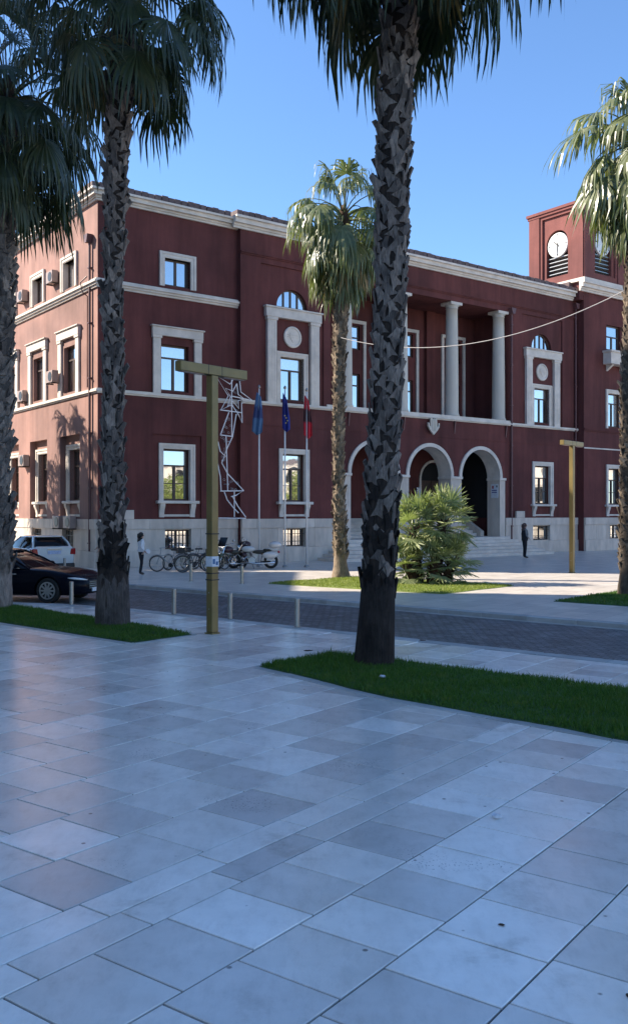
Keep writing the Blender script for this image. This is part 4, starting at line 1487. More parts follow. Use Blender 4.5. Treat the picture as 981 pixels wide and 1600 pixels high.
palm('sunlit palm cut by the right edge of the picture, across the road', (9.08, 26.8, 0.02),
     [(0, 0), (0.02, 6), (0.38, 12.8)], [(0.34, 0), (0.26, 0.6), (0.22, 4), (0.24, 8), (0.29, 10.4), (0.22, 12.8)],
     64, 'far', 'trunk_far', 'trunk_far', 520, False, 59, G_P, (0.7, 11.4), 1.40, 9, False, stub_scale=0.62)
# palms of the side street, outside the picture, whose crowns dapple the sunlit side
for i_, (x_, y_, h_) in enumerate(((-20.4, 42.9, 11.0), (-19.4, 42.0, 7.8), (-21.6, 45.4, 8.6))):
    palm(('tall palm in the side street beyond the white car', 'short palm in the side street beyond the white car', 'palm farthest up the side street beyond the white car')[i_], (x_, y_, 0.0), [(0, 0), (0.1, h_)], [(0.4, 0), (0.3, 1), (0.3, h_ - 1), (0.24, h_)],
         60, 'far', 'trunk_far', 'trunk_far', 60, False, 70 + i_, G_P, (1, h_ - 1), 1.45, 3, False)

# bushy fan palm
sh = thing('fan_palm', 'bushy low fan palm with two leafy clumps on the sunlit grass bed', 'palm shrub', (3.87, 31.3, 0.02))
r = random.Random(5)
for (x_, y_, h_, lean) in ((-0.35, 0.1, 1.9, -0.15), (0.25, 0.1, 2.15, 0.25), (0.05, -0.25, 0.75, 0.1), (0.55, -0.1, 0.8, 0.25), (-0.5, -0.2, 0.7, -0.3)):
    t = MB(); t.tube([(x_, y_, -0.05), (x_ + lean * 0.4, y_, h_ * 0.5), (x_ + lean, y_, h_)], [0.2, 0.15, 0.13], 9)
    st = t.build('stem', M['fibre'], sh)
    jm = MB()
    for k in range(40):
        t_ = k / 40; z_ = 0.05 + t_ * (h_ - 0.1); a = k * 2.4
        src = stub_mesh(None, k)
        Mx = Matrix.Translation((x_ + lean * t_ + 0.12 * cos(a), y_ + 0.12 * sin(a), z_)) @ Matrix.Rotation(a + pi / 2, 4, 'Z') @ Matrix.Rotation(radians(30), 4, 'X') @ Matrix.Scale(0.6, 4)
        i = jm.pts([tuple(Mx @ Vector(p)) for p in src.v])
        for f in src.f: jm.f.append(tuple(i + q for q in f))
    tag(jm.build('leaf_bases', M['fibre'], st), kind='stuff')
    nfr = 44 if h_ > 1.5 else 30
    for k in range(nfr):
        t_ = (k + 0.5) / nfr
        S = FRONDS['fan']; me = S[min(6, int(t_ * 7))][k % 2]
        o = link('frond', me, sh)
        a = k * 2.4 + r.gauss(0, 0.2)
        o.location = (x_ + lean + 0.08 * cos(a), y_ + 0.08 * sin(a), h_ + 0.05 - 0.55 * t_)
        sc = r.uniform(0.95, 1.35) * (1.0 if h_ > 1.5 else 0.85)
        o.rotation_euler = (r.gauss(0, 0.25), r.gauss(0, 0.15), a); o.scale = (sc, sc, sc)

# ================================================================== STREET FURNITURE
def lamp(label, base, rz, stickers):
    root = thing('street_lamp', label, 'street lamp', base, rz, 'gold T-shaped street lamps')
    MB().box(-0.085, -0.085, 0.03, 0.085, 0.085, 5.06).build('post', M['gold'], root, bevel=0.01)
    arm = MB(); arm.box(-0.88, -0.09, 5.062, 0.88, 0.09, 5.25); ao = arm.build('arm', M['gold'], root, bevel=0.01)
    for s in (-0.55, 0.55):
        d = MB(); d.box(s - 0.28, -0.06, 5.05, s + 0.28, 0.06, 5.0615); d.build('diffuser', M['ac'], ao)
    hb = MB(); hb.box(-0.0875, -0.05, 0.45, -0.084, 0.05, 0.85); hb.build('access_hatch', M['gold'], root)
    for z_ in (0.49, 0.81):
        q = MB(); q.box(-0.091, -0.012, z_ - 0.012, -0.0876, 0.012, z_ + 0.012); q.build('screw', M['steel'], root)
    for s in (-0.18, 0.18):
        q = MB(); q.box(s - 0.006, -0.093, 5.06, s + 0.006, 0.093, 5.253); q.build('arm_seam', M['black'], ao)
    ft = MB(); ft.box(-0.105, -0.105, 0.0, 0.105, 0.105, 0.028); ft.build('base_plate', M['gold'], root)
    if stickers:
        for z_ in (1.05, 1.18, 1.95):
            b_ = MB(); b_.box(-0.095, -0.095, z_, 0.095, 0.095, z_ + 0.022); b_.build('cable_tie', M['black'], root)
        s_ = MB(); s_.box(-0.089, -0.089, 1.32, 0.089, 0.089, 1.52); so = s_.build('sticker', M['paper'], root)
        for (a0, z0, a1, z1) in ((-0.07, 1.37, -0.01, 1.47), (0.01, 1.35, 0.07, 1.42)):
            q = MB(); q.box(a0, -0.0915, z0, a1, -0.089, z1); q.build('sticker_print', M['flag_blue'], so)
    return root


ang_m = math.atan2(MV.y, MV.x)
lamp('olive gold T-shaped street lamp with stickers beside the left grass strip', (-1.99, 18.2, 0.0), ang_m, True)
lamp('gold T-shaped street lamp standing in front of the city hall wing', (10.27, 37.0, 0.0), ang_m, False)

G_B = 'steel bollards along the road'
bl = [('steel bollard in front of the dark car', -6.25, 23.95), ('steel bollard left of the near lamp at the road edge', -3.27, 21.7),
      ('steel bollard just right of the near lamp at the road edge', -1.86, 20.62), ('steel bollard nearest to the big palm at the road edge', -0.35, 19.22),
      ('steel bollard in front of the bicycles across the road', -4.29, 32.4), ('steel bollard in front of the white motorcycle across the road', -2.43, 31.3),
      ('steel bollard beside the woman, right of the second palm', -6.9, 34.4), ('steel bollard behind the white car at the street corner', -9.9, 36.9)]
for lab, x_, y_ in bl:
    b_ = thing('bollard', lab, 'bollard', (x_, y_, 0.0), 0, G_B)
    MB().lathe([(0.055, 0.012), (0.055, 0.585), (0.05, 0.60), (0.0, 0.60)], n=16).build('post', M['steel'], b_, smooth=False)
    MB().lathe([(0.10, 0.0), (0.10, 0.010), (0.0, 0.010)], n=16).build('flange', M['steel'], b_)

# flagpoles
def flagpole(label, base, H, m, L, wtop, wbot, skew, seed, stars=False):
    root = thing('flagpole', label, 'flagpole', base, 0, 'flagpoles in front of the city hall')
    MB().tube([(0, 0, 0), (0, 0, H * 0.5), (0, 0, H)], [0.045, 0.038, 0.028], 10).build('pole', M['white_metal'], root, smooth=True)
    MB().lathe([(0.0, H), (0.06, H + 0.03), (0.07, H + 0.08), (0.04, H + 0.14), (0.0, H + 0.18)], n=10).build('finial', M['steel'], root)
    MB().lathe([(0.12, 0.0), (0.12, 0.04), (0.07, 0.10), (0.0, 0.1)], n=12).build('foot', M['steel'], root)
    r = random.Random(seed)
    mb = MB(); nx, nz = 12, 16
    ph = r.uniform(0, 6)
    for j in range(nz + 1):
        t = j / nz
        for i in range(nx + 1):
            s = i / nx
            wdt = wtop + (wbot - wtop) * min(1, t * 1.5) ** 0.8
            x_ = -0.09 + skew * t + (s - 0.35) * wdt + 0.05
            y_ = 0.05 + 0.10 * sin(s * 13 + ph + t * 2) * (0.35 + t * 0.5) - 0.02
            z_ = -t * L * (1 - 0.18 * abs(s - 0.55)) - 0.22 * s * (1 - t)
            mb.v.append((x_, y_ - 0.08, L + z_))
    for j in range(nz):
        for i in range(nx):
            a = j * (nx + 1) + i
            mb.f.append((a, a + 1, a + nx + 2, a + nx + 1))
    fo = mb.build('flag', m, root, smooth=True)
    fo.location = (0, 0, H - 0.15 - L)
    sd = fo.modifiers.new('thick', 'SOLIDIFY'); sd.thickness = 0.006
    if stars:
        for (x_, z_) in ((0.06, 0.62), (0.12, 0.5), (0.05, 0.4), (0.0, 0.72)):
            q = MB()
            pp = []
            for k in range(10):
                rr = 0.045 if k % 2 == 0 else 0.018
                pp.append((x_ + rr * sin(pi * k / 5), z_ + rr * cos(pi * k / 5)))
            q.prism(pp, 1, -0.20, -0.19); q.build('star', M['flag_star'], fo)
    return root


flagpole('flagpole with a limp pale blue flag behind the white motorcycle', (-2.45, 41.5, 0), 7.95, M['flag_blue'], 1.95, 0.18, 0.46, -0.12, 1)
flagpole('flagpole with a limp deep blue starred flag between two other poles', (-1.28, 41.0, 0), 7.85, M['flag_navy'], 1.75, 0.14, 0.34, 0.05, 2, True)
flagpole('flagpole with a limp red and black flag, rightmost of the three', (-0.32, 41.0, 0), 7.75, M['flag_red'], 1.95, 0.16, 0.38, 0.04, 3)

# wire star decoration standing on the plinth ledge
star = thing('star_decoration', 'white wire shooting star decoration mounted on the red wall behind the lamp', 'decoration', HALL.matrix_basis @ Vector((6.35, -0.42, 2.13)), radians(36.9))
def sp(px, py): return ((px - 180) * 0.00625, 0.0, (1490 - py) * 0.0053)
lines_ = {'star_outline': [[(265, 180), (285, 360), (385, 425), (292, 462), (297, 635), (262, 560), (205, 480), (110, 535), (175, 405), (60, 230), (190, 300), (265, 180)]],
          'inner_star': [[(250, 290), (262, 385), (318, 420), (262, 440), (268, 510), (215, 450), (168, 500), (195, 410), (150, 340), (215, 360), (250, 290)]],
          'mast': [[(205, 165), (205, 760)], [(155, 760), (170, 1245)], [(228, 1250), (228, 1475)]],
          'cross_bar': [[(205, 405), (385, 428)], [(105, 535), (297, 545)], [(105, 755), (210, 762)], [(105, 1248), (310, 1242)], [(90, 1485), (330, 1488)]],
          'tail': [[(180, 550), (108, 750)], [(245, 560), (212, 762), (160, 880), (118, 1000), (170, 1095), (310, 1240), (240, 1285), (200, 1295)],
                   [(60, 560), (70, 760), (105, 900), (150, 940), (118, 985)], [(80, 1000), (105, 1120), (112, 1248)],
                   [(140, 1255), (165, 1325), (225, 1400), (265, 1440)], [(210, 1290), (255, 1375), (330, 1478)]]}
for nm, ls in lines_.items():
    for l_ in ls:
        q = MB(); q.tube([sp(*p) for p in l_], 0.027, 6); q.build(nm, M['white_tube'], star)
r = random.Random(3)
ms = MB()
for (x0, y0, x1, y1, n) in ((130, 590, 205, 750, 9), (105, 770, 150, 990, 10), (120, 1120, 260, 1235, 10), (190, 330, 260, 530, 9)):
    for k in range(n):
        cx, cy = r.uniform(x0, x1), r.uniform(y0, y1)
        pts = [sp(cx + 12 * cos(t * 1.05) * (1 - t * 0.08), cy + 12 * sin(t * 1.05) * (1 - t * 0.08)) for t in range(7)]
        ms.tube(pts, 0.007, 4)
tag(ms.build('tinsel', M['bulb'], star), kind='stuff')
for z_ in (1.6, 3.6):
    q = MB(); q.box(-0.02, 0.0, z_, 0.02, 0.42, z_ + 0.04); q.build('wall_bracket', M['bulb'], star)

# string of lights between the two sunlit palms
A_, B_ = Vector((0.98, 33.7, 8.75)), Vector((9.25, 26.75, 8.95))
pts = []
for k in range(41):
    t = k / 40
    p = A_.lerp(B_, t); p.z -= 4 * 0.95 * t * (1 - t)
    pts.append(p)
root = thing('light_string', 'pale rope of lights sagging between the two sunlit palms', 'light string', (0.98, 33.7, 8.75))
q = MB(lambda x, y, z: (x - 0.98, y - 33.7, z - 8.75)); q.tube(pts, 0.013, 6); q.build('rope', M['bulb'], root)

# ================================================================== AIR CONDITIONERS
def aircon(label, fr_pos, m='ac'):
    root = thing('air_conditioner', label, 'air conditioner', HALL.matrix_basis @ Vector(fr_pos), radians(36.9), 'air conditioners on the sunlit side')
    MB().box(-0.34, -0.40, 0.0, -0.04, 0.40, 0.56).build('casing', M[m], root, bevel=0.02)
    MB(lambda a, b, c: (-0.343 - b, a - 0.1, c + 0.28)).lathe([(0.22, 0.0), (0.22, 0.012), (0.0, 0.012)], axis=1, n=18).build('fan_grille', M['black'], root)
    for s in (-0.3, 0.3):
        MB().box(-0.36, s - 0.02, -0.05, 0.0, s + 0.02, -0.004).build('bracket', M['iron'], root)
aircon('air conditioner next to the top floor window nearest the corner pipe', (0, 4.75, 13.2))
aircon('air conditioner next to the second top floor window from the corner', (0, 8.75, 13.05))
aircon('air conditioner on the pilaster of the first floor window nearest the corner', (-0.16, 4.32, 8.45))
aircon('air conditioner low beside the second first floor window from the corner', (0, 8.7, 8.0))
aircon('air conditioner on the wall left of the second ground floor window', (0, 8.55, 4.75))
aircon('low air conditioner under the ground floor window, farther from the corner', (-0.14, 3.6, 1.70), 'ac')
aircon('low air conditioner under the ground floor window, nearer the corner', (-0.14, 2.3, 1.70), 'ac')

# ================================================================== VEHICLES
def wheel(parent, x, y, r, wd, spokes, side):
    wr = link('wheel', None, parent); wr.location = (x, y, r)
    t = MB(); hw = wd / 2
    t.lathe([(r * 0.66, -hw * 0.8), (r * 0.93, -hw), (r, -hw * 0.7), (r, hw * 0.7), (r * 0.93, hw), (r * 0.66, hw * 0.8)], axis=1, n=32).build('tyre', M['rubber'], wr, smooth=False)
    q = MB(); o = side * (hw * 0.82)
    n = 32
    for k in range(n):
        a0, a1 = 2 * pi * k / n, 2 * pi * (k + 1) / n
        q.prism([(r * 0.70 * cos(a0), r * 0.70 * sin(a0)), (r * 0.70 * cos(a1), r * 0.70 * sin(a1)), (r * 0.60 * cos(a1), r * 0.60 * sin(a1)), (r * 0.60 * cos(a0), r * 0.60 * sin(a0))], 1, o - 0.02, o + 0.02)
    for k in range(spokes):
        a = 2 * pi * k / spokes
        c, s = cos(a), sin(a); w0, w1 = 0.028, 0.019
        q.prism([(0.03 * c - w0 * s, 0.03 * s + w0 * c), (0.03 * c + w0 * s, 0.03 * s - w0 * c), (r * 0.63 * c + w1 * s, r * 0.63 * s - w1 * c), (r * 0.63 * c - w1 * s, r * 0.63 * s + w1 * c)], 1, o - 0.022, o + 0.012)
    q.lathe([(0.0, o - 0.02), (0.07, o - 0.02), (0.06, o + 0.03), (0.0, o + 0.03)], axis=1, n=14)
    q.build('rim', M['alloy'], wr)
    d = MB(); d.lathe([(0.0, o - side * 0.06), (r * 0.64, o - side * 0.06), (r * 0.64, o - side * 0.055), (0.0, o - side * 0.055)], axis=1, n=24); d.build('brake_disc', M['iron'], wr)


def section(x, zb, zt, wd, crown=0.03, tuck=0.97):
    half = [(0.70 * wd, zb), (0.93 * wd, zb + 0.04), (0.985 * wd, zb + (zt - zb) * 0.28), (wd, zb + (zt - zb) * 0.55), (0.985 * wd, zb + (zt - zb) * 0.8), (0.93 * wd * tuck + 0.0, zt - 0.025), (0.80 * wd, zt + crown * 0.5), (0.4 * wd, zt + crown)]
    return [(x, y, z) for y, z in half] + [(x, -y, z) for y, z in reversed(half)]


def cut_wheels(o, cuts):
    """cut round wheel arches out of a closed body"""
    for (x, r) in cuts:
        c = MB(); c.lathe([(r, -1.3), (r, 1.3)], (x, 0, 0.33), 1, 36)
        co = c.build('cutter', None)
        co.parent = None
        # only the outer 25 cm on each side is cut, by two short cylinders
        bpy.data.objects.remove(co)
        for s in (-1, 1):
            c = MB(); c.lathe([(r, 0.62 if s > 0 else -1.3), (r, 1.3 if s > 0 else -0.62)], (x, 0, 0.335), 1, 36)
            co = link('cutter', c.mesh('cutter'))
            bm = bmesh.new(); bm.from_mesh(co.data); bmesh.ops.recalc_face_normals(bm, faces=bm.faces); bm.to_mesh(co.data); bm.free()
            md = o.modifiers.new('cut', 'BOOLEAN'); md.operation = 'DIFFERENCE'; md.solver = 'EXACT'; md.object = co
            dg = bpy.context.evaluated_depsgraph_get()
            me = bpy.data.meshes.new_from_object(o.evaluated_get(dg))
            o.modifiers.clear(); o.data = me
            bpy.data.objects.remove(co)


def car(name, label, cat, loc, heading, stations, wheels, wr, house, paint, kind):
    root = thing(name, label, cat, loc, heading)
    b_ = lofted([section(*s) for s in stations])
    bo = b_.build('body', M[paint], None)
    bm = bmesh.new(); bm.from_mesh(bo.data); bmesh.ops.recalc_face_normals(bm, faces=bm.faces); bm.to_mesh(bo.data); bm.free()
    cut_wheels(bo, [(x, wr + 0.055) for x in wheels])
    bo.parent = root
    bo.data.polygons.foreach_set('use_smooth', [True] * len(bo.data.polygons))
    es = bo.modifiers.new('split', 'EDGE_SPLIT'); es.split_angle = radians(32)
    for x in wheels:
        for s in (-1, 1):
            wheel(root, x, s * (stations[5][3] - 0.115), wr, 0.22, 10, s)
    # glasshouse: loft of (z, x_front, x_rear, halfwidth)
    secs = []
    for (z, xf, xr, hw) in house:
        secs.append([(xf, 0.0, z + 0.0), (xf - 0.03, hw * 0.6, z), (xf - 0.14, hw * 0.94, z), (xf - 0.35, hw, z), ((xf + xr) / 2, hw, z), (xr + 0.35, hw * 0.99, z), (xr + 0.12, hw * 0.92, z), (xr + 0.02, hw * 0.6, z),
                     (xr, 0.0, z), (xr + 0.02, -hw * 0.6, z), (xr + 0.12, -hw * 0.92, z), (xr + 0.35, -hw * 0.99, z), ((xf + xr) / 2, -hw, z), (xf - 0.35, -hw, z), (xf - 0.14, -hw * 0.94, z), (xf - 0.03, -hw * 0.6, z)])
    gl = lofted(secs[:-1]); go = gl.build('glasshouse', M['car_glass'], root, smooth=True)
    es = go.modifiers.new('split', 'EDGE_SPLIT'); es.split_angle = radians(40)
    rs = [[(x + 0.0, y * 1.012, z) for x, y, z in secs[-2]], [(x, y * 1.0, z + 0.035) for x, y, z in secs[-2]], secs[-1]]
    ro = lofted(rs).build('roof', M[paint], root, smooth=True)
    # pillars in body colour
    nb = len(secs) - 2
    for idx, wd in ((2, 0.05), (4, 0.06), (6, 0.09), (14, 0.05), (12, 0.06), (10, 0.09)):
        lo, hi = Vector(secs[0][idx]), Vector(secs[nb][idx])
        mid = Vector(secs[1][idx]) if nb > 1 else lo.lerp(hi, 0.5)
        o_ = Vector((0, 0.012 if lo.y > 0 else -0.012, 0))
        q = MB(); q.tube([lo + o_ + Vector((0, 0, -0.02)), mid + o_, hi + o_ + Vector((0, 0, 0.01))], wd * 0.5, 6); q.build('pillar', M[paint], root)
    # trim strips under the side windows, door lines, handles, mirrors
    hw0 = stations[5][3]
    for s in (-1, 1):
        for xd in ((house[0][1] - 0.45), (house[0][1] - 1.5)):
            q = MB(); q.box(xd - 0.22, s * hw0 - 0.012, house[0][0] - 0.16, xd - 0.02, s * hw0 + 0.018, house[0][0] - 0.125); q.build('door_handle', M['chrome'] if paint == 'navy' else M[paint], root)
        q = MB(); xm = house[0][1] - 0.55
        q.ball((xm, s * (hw0 + 0.10), house[0][0] + 0.07), 0.11, sq=(0.8, 1.0, 0.62)); q.box(xm - 0.03, min(s * (hw0 - 0.06), s * (hw0 + 0.06)), house[0][0] + 0.01, xm + 0.03, max(s * (hw0 - 0.06), s * (hw0 + 0.06)), house[0][0] + 0.05)
        q.build('mirror', M[paint], root, smooth=True)
        q = MB(); q.tube([(house[0][1] - 0.4, s * (house[0][3] + 0.025), house[0][0] + 0.01), (house[0][2] + 0.5, s * (house[0][3] + 0.025), house[0][0] + 0.012)], 0.012, 6); q.build('window_trim', M['chrome'], root)
    xf, xr = stations[-1][0], stations[0][0]
    if kind == 'sedan':
        for s in (-1, 1):
            q = MB(); P = [(2.05, 0.865, 0.70), (2.22, 0.80, 0.685), (2.36, 0.66, 0.66), (2.44, 0.50, 0.635)]
            q.tube([(x, s * y, z) for x, y, z in P], [0.012, 0.03, 0.032, 0.015], 8)
            q.tube([(x - 0.01, s * (y - 0.005), z - 0.075) for x, y, z in P[1:]], [0.018, 0.02, 0.012], 8)
            q.build('headlight', M['head_lamp'], root, smooth=True)
            q = MB(); q.box(-2.44, min(s * 0.5, s * 0.8), 0.74, -2.36, max(s * 0.5, s * 0.8), 0.86); q.build('tail_light', M['tail_lamp'], root, bevel=0.02)
        q = MB(); q.box(2.40, -0.42, 0.36, 2.452, 0.42, 0.62); gr = q.build('grille', M['black'], root, bevel=0.02)
        for k in range(4):
            z_ = 0.40 + 0.055 * k; q = MB(); q.box(2.452, -0.40, z_, 2.458, 0.40, z_ + 0.012); q.build('grille_bar', M['chrome'], gr)
        q = MB(); q.box(2.40, -0.26, 0.30, 2.475, 0.26, 0.41); q.build('number_plate', M['paper'], root)
        for s in (-1, 1):
            q = MB(); q.box(-1.4, s * 0.925 - 0.012, 0.20, 1.0, s * 0.925 + 0.012, 0.235); q.build('sill_trim', M['black'], root)
    else:
        for s in (-1, 1):
            q = MB(); q.prism([(s * 0.66, 0.82), (s * 0.89, 0.80), (s * 0.90, 1.06), (s * 0.70, 1.05)], 0, xr - 0.02, xr + 0.30); q.build('tail_light', M['tail_lamp'], root, bevel=0.02)
        q = MB(); q.box(xr - 0.035, -0.27, 0.84, xr + 0.03, 0.27, 0.97); q.build('number_plate', M['plate'], root)
        q = MB(); q.box(xr - 0.03, -0.86, 0.28, xr + 0.1, 0.86, 0.46); q.build('bumper_skirt', M['black'], root, bevel=0.03)
        q = MB(); q.tube([(xr + 0.2, -0.06, 1.19), (xr - 0.02, 0.35, 1.17)], 0.01, 6); q.build('wiper', M['black'], root)
        q = MB(); q.box(xr - 0.05, -0.3, 1.02, xr + 0.02, 0.3, 1.05); q.build('boot_handle', M['chrome'], root, bevel=0.008)
        q = MB(); q.box(xr + 0.46, -0.55, 1.515, xr + 0.8, 0.55, 1.545); q.build('spoiler', M[paint], root, bevel=0.01)
    return root


sedan_st = [(-2.44, 0.36, 0.88, 0.72, 0.02), (-2.34, 0.28, 0.97, 0.82, 0.02), (-2.05, 0.22, 1.0, 0.90, 0.02), (-1.6, 0.19, 0.99, 0.925, 0.02), (-1.0, 0.18, 0.965, 0.93, 0.02), (-0.3, 0.18, 0.95, 0.93, 0.02), (0.4, 0.18, 0.94, 0.93, 0.02), (0.95, 0.18, 0.925, 0.93, 0.03), (1.5, 0.19, 0.88, 0.92, 0.035), (1.95, 0.20, 0.81, 0.895, 0.035), (2.22, 0.21, 0.73, 0.84, 0.03), (2.38, 0.24, 0.66, 0.74, 0.02), (2.45, 0.30, 0.58, 0.60, 0.01)]
sedan_house = [(0.93, 0.98, -2.02, 0.85), (1.18, 0.45, -1.72, 0.765), (1.375, -0.05, -1.28, 0.64), (1.43, -0.22, -1.05, 0.52)]
HD = radians(-15)
car('sedan_car', 'dark navy sedan parked behind the left grass strip', 'car', (-6.82 - 1.45 * cos(HD) - 0.24, 25.75 - 1.45 * sin(HD) + 0.55, -0.10), HD, sedan_st, (1.45, -1.45), 0.345, sedan_house, 'navy', 'sedan')
suv_st = [(-2.2, 0.42, 1.10, 0.80, 0.01), (-2.12, 0.30, 1.14, 0.87, 0.01), (-1.9, 0.25, 1.12, 0.91, 0.01), (-1.5, 0.22, 1.09, 0.92, 0.01), (-1.0, 0.21, 1.06, 0.92, 0.01), (-0.4, 0.21, 1.04, 0.92, 0.01), (0.3, 0.21, 1.02, 0.92, 0.01), (0.9, 0.21, 1.00, 0.92, 0.02), (1.4, 0.22, 0.96, 0.91, 0.04), (1.85, 0.24, 0.88, 0.87, 0.04), (2.1, 0.27, 0.78, 0.78, 0.03), (2.2, 0.35, 0.68, 0.62, 0.02)]
suv_house = [(1.04, 0.95, -2.10, 0.85), (1.30, 0.45, -1.90, 0.765), (1.50, 0.05, -1.62, 0.64), (1.565, -0.15, -1.35, 0.5)]
HS = math.atan2(0.799, -0.601)
car('suv_car', 'white compact SUV parked beside the sunlit wall, rear towards the square', 'car', (-10.42 + 2.2 * cos(HS), 37.3 + 2.2 * sin(HS), -0.10), HS, suv_st, (1.36, -1.36), 0.345, suv_house, 'white_car', 'suv')


def bicycle(label, base, rz, tint, seed):
    m = mk('bicycle_paint', tint, 0.35, 0.1, 6, coat=0.4)
    root = thing('bicycle', label, 'bicycle', base, rz, 'bicycles at the plinth')
    R_ = 0.335
    for x in (-0.52, 0.52):
        wr = link('wheel', None, root); wr.location = (x, 0, R_)
        MB().tube([((R_ - 0.02) * cos(2 * pi * k / 28), 0, (R_ - 0.02) * sin(2 * pi * k / 28)) for k in range(28)], 0.02, 6, closed=True).build('tyre', M['rubber'], wr)
        MB().tube([((R_ - 0.05) * cos(2 * pi * k / 28), 0, (R_ - 0.05) * sin(2 * pi * k / 28)) for k in range(28)], 0.012, 5, closed=True).build('rim', M['steel'], wr)
        s = MB()
        for k in range(16):
            a = 2 * pi * k / 16; s.tube([(0.015 * cos(a), 0.02 * (-1) ** k, 0.015 * sin(a)), ((R_ - 0.05) * cos(a), 0, (R_ - 0.05) * sin(a))], 0.003, 3)
        s.lathe([(0.025, -0.04), (0.025, 0.04)], axis=1, n=8)
        s.build('spokes', M['steel'], wr)
        g_ = MB(); g_.tube([(x + (R_ + 0.02) * cos(a), 0, R_ + (R_ + 0.02) * sin(a)) for a in [radians(20 + 14 * k + (20 if x < 0 else 0)) for k in range(11)]], 0.022, 5); g_.build('mudguard', m, root)
    f = MB(); bb = (-0.06, 0, 0.28); st = (-0.2, 0, 0.74); hd = (0.36, 0, 0.80); hb = (0.39, 0, 0.66)
    for a, b_, rr in ((bb, st, 0.017), (bb, hb, 0.02), ((-0.185, 0, 0.68), hb, 0.017), (hd, hb, 0.02)):
        f.tube([a, b_], rr, 8)
    for s in (-0.05, 0.05):
        f.tube([bb, (-0.52, s, R_)], 0.011, 6); f.tube([(-0.185, 0, 0.68), (-0.52, s, R_)], 0.010, 6); f.tube([hb, (0.45, s, 0.55), (0.52, s, R_)], 0.012, 6)
    f.tube([st, (-0.235, 0, 0.86)], 0.013, 6)
    f.build('frame', m, root)
    sd = MB(); sd.prism([(-0.37, -0.09), (-0.37, 0.09), (-0.22, 0.06), (-0.07, 0.02), (-0.07, -0.02), (-0.22, -0.06)], 2, 0.86, 0.92); sd.build('saddle', M['black'], root, bevel=0.02, seg=2)
    h = MB(); h.tube([hd, (0.345, 0, 0.94)], 0.014, 6); h.tube([(0.2, -0.29, 0.98), (0.36, -0.18, 0.97), (0.36, 0, 0.95), (0.36, 0.18, 0.97), (0.2, 0.29, 0.98)], 0.012, 6); h.build('handlebar', M['steel'], root)
    c = MB(); c.lathe([(0.09, 0.045), (0.09, 0.052)], (bb[0], 0, bb[2]), 1, 16); c.tube([(bb[0], 0.06, bb[2]), (bb[0] + 0.12, 0.06, bb[2] - 0.12)], 0.01, 5); c.tube([(bb[0], -0.06, bb[2]), (bb[0] - 0.12, -0.06, bb[2] + 0.12)], 0.01, 5)
    c.box(bb[0] + 0.08, 0.06, bb[2] - 0.135, bb[0] + 0.16, 0.15, bb[2] - 0.11); c.box(bb[0] - 0.16, -0.15, bb[2] + 0.11, bb[0] - 0.08, -0.06, bb[2] + 0.135)
    c.build('crankset', M['iron'], root)
    if seed % 2 == 0:
        k_ = MB(); k_.box(0.44, -0.14, 0.72, 0.72, 0.14, 0.74)
        for (a0, b0, a1, b1) in ((0.44, -0.14, 0.45, 0.14), (0.71, -0.14, 0.72, 0.14), (0.45, -0.14, 0.71, -0.13), (0.45, 0.13, 0.71, 0.14)):
            k_.box(a0, b0, 0.742, a1, b1, 0.92)
        k_.build('basket', M['iron'], root)
    return root


for i_, (lab, x_, y_, rz_, c_) in enumerate((('silver bicycle nearest the woman in the white shirt', -5.75, 39.0, radians(55), (0.3, 0.31, 0.32)), ('pale bicycle with full front wheel showing, second from the woman', -5.85, 37.6, radians(172), (0.35, 0.34, 0.32)),
                                             ('dark bicycle in the middle of the row', -5.0, 38.6, radians(205), (0.04, 0.05, 0.06)), ('grey bicycle in front of the basement window', -4.6, 39.3, radians(190), (0.16, 0.17, 0.18)),
                                             ('black bicycle nearest the street lamp', -4.75, 37.3, radians(20), (0.02, 0.02, 0.022)), ('green bicycle partly behind the street lamp', -4.05, 38.6, radians(55), (0.02, 0.06, 0.04)))):
    bicycle(lab, (x_, y_, 0.0), rz_, c_, i_)


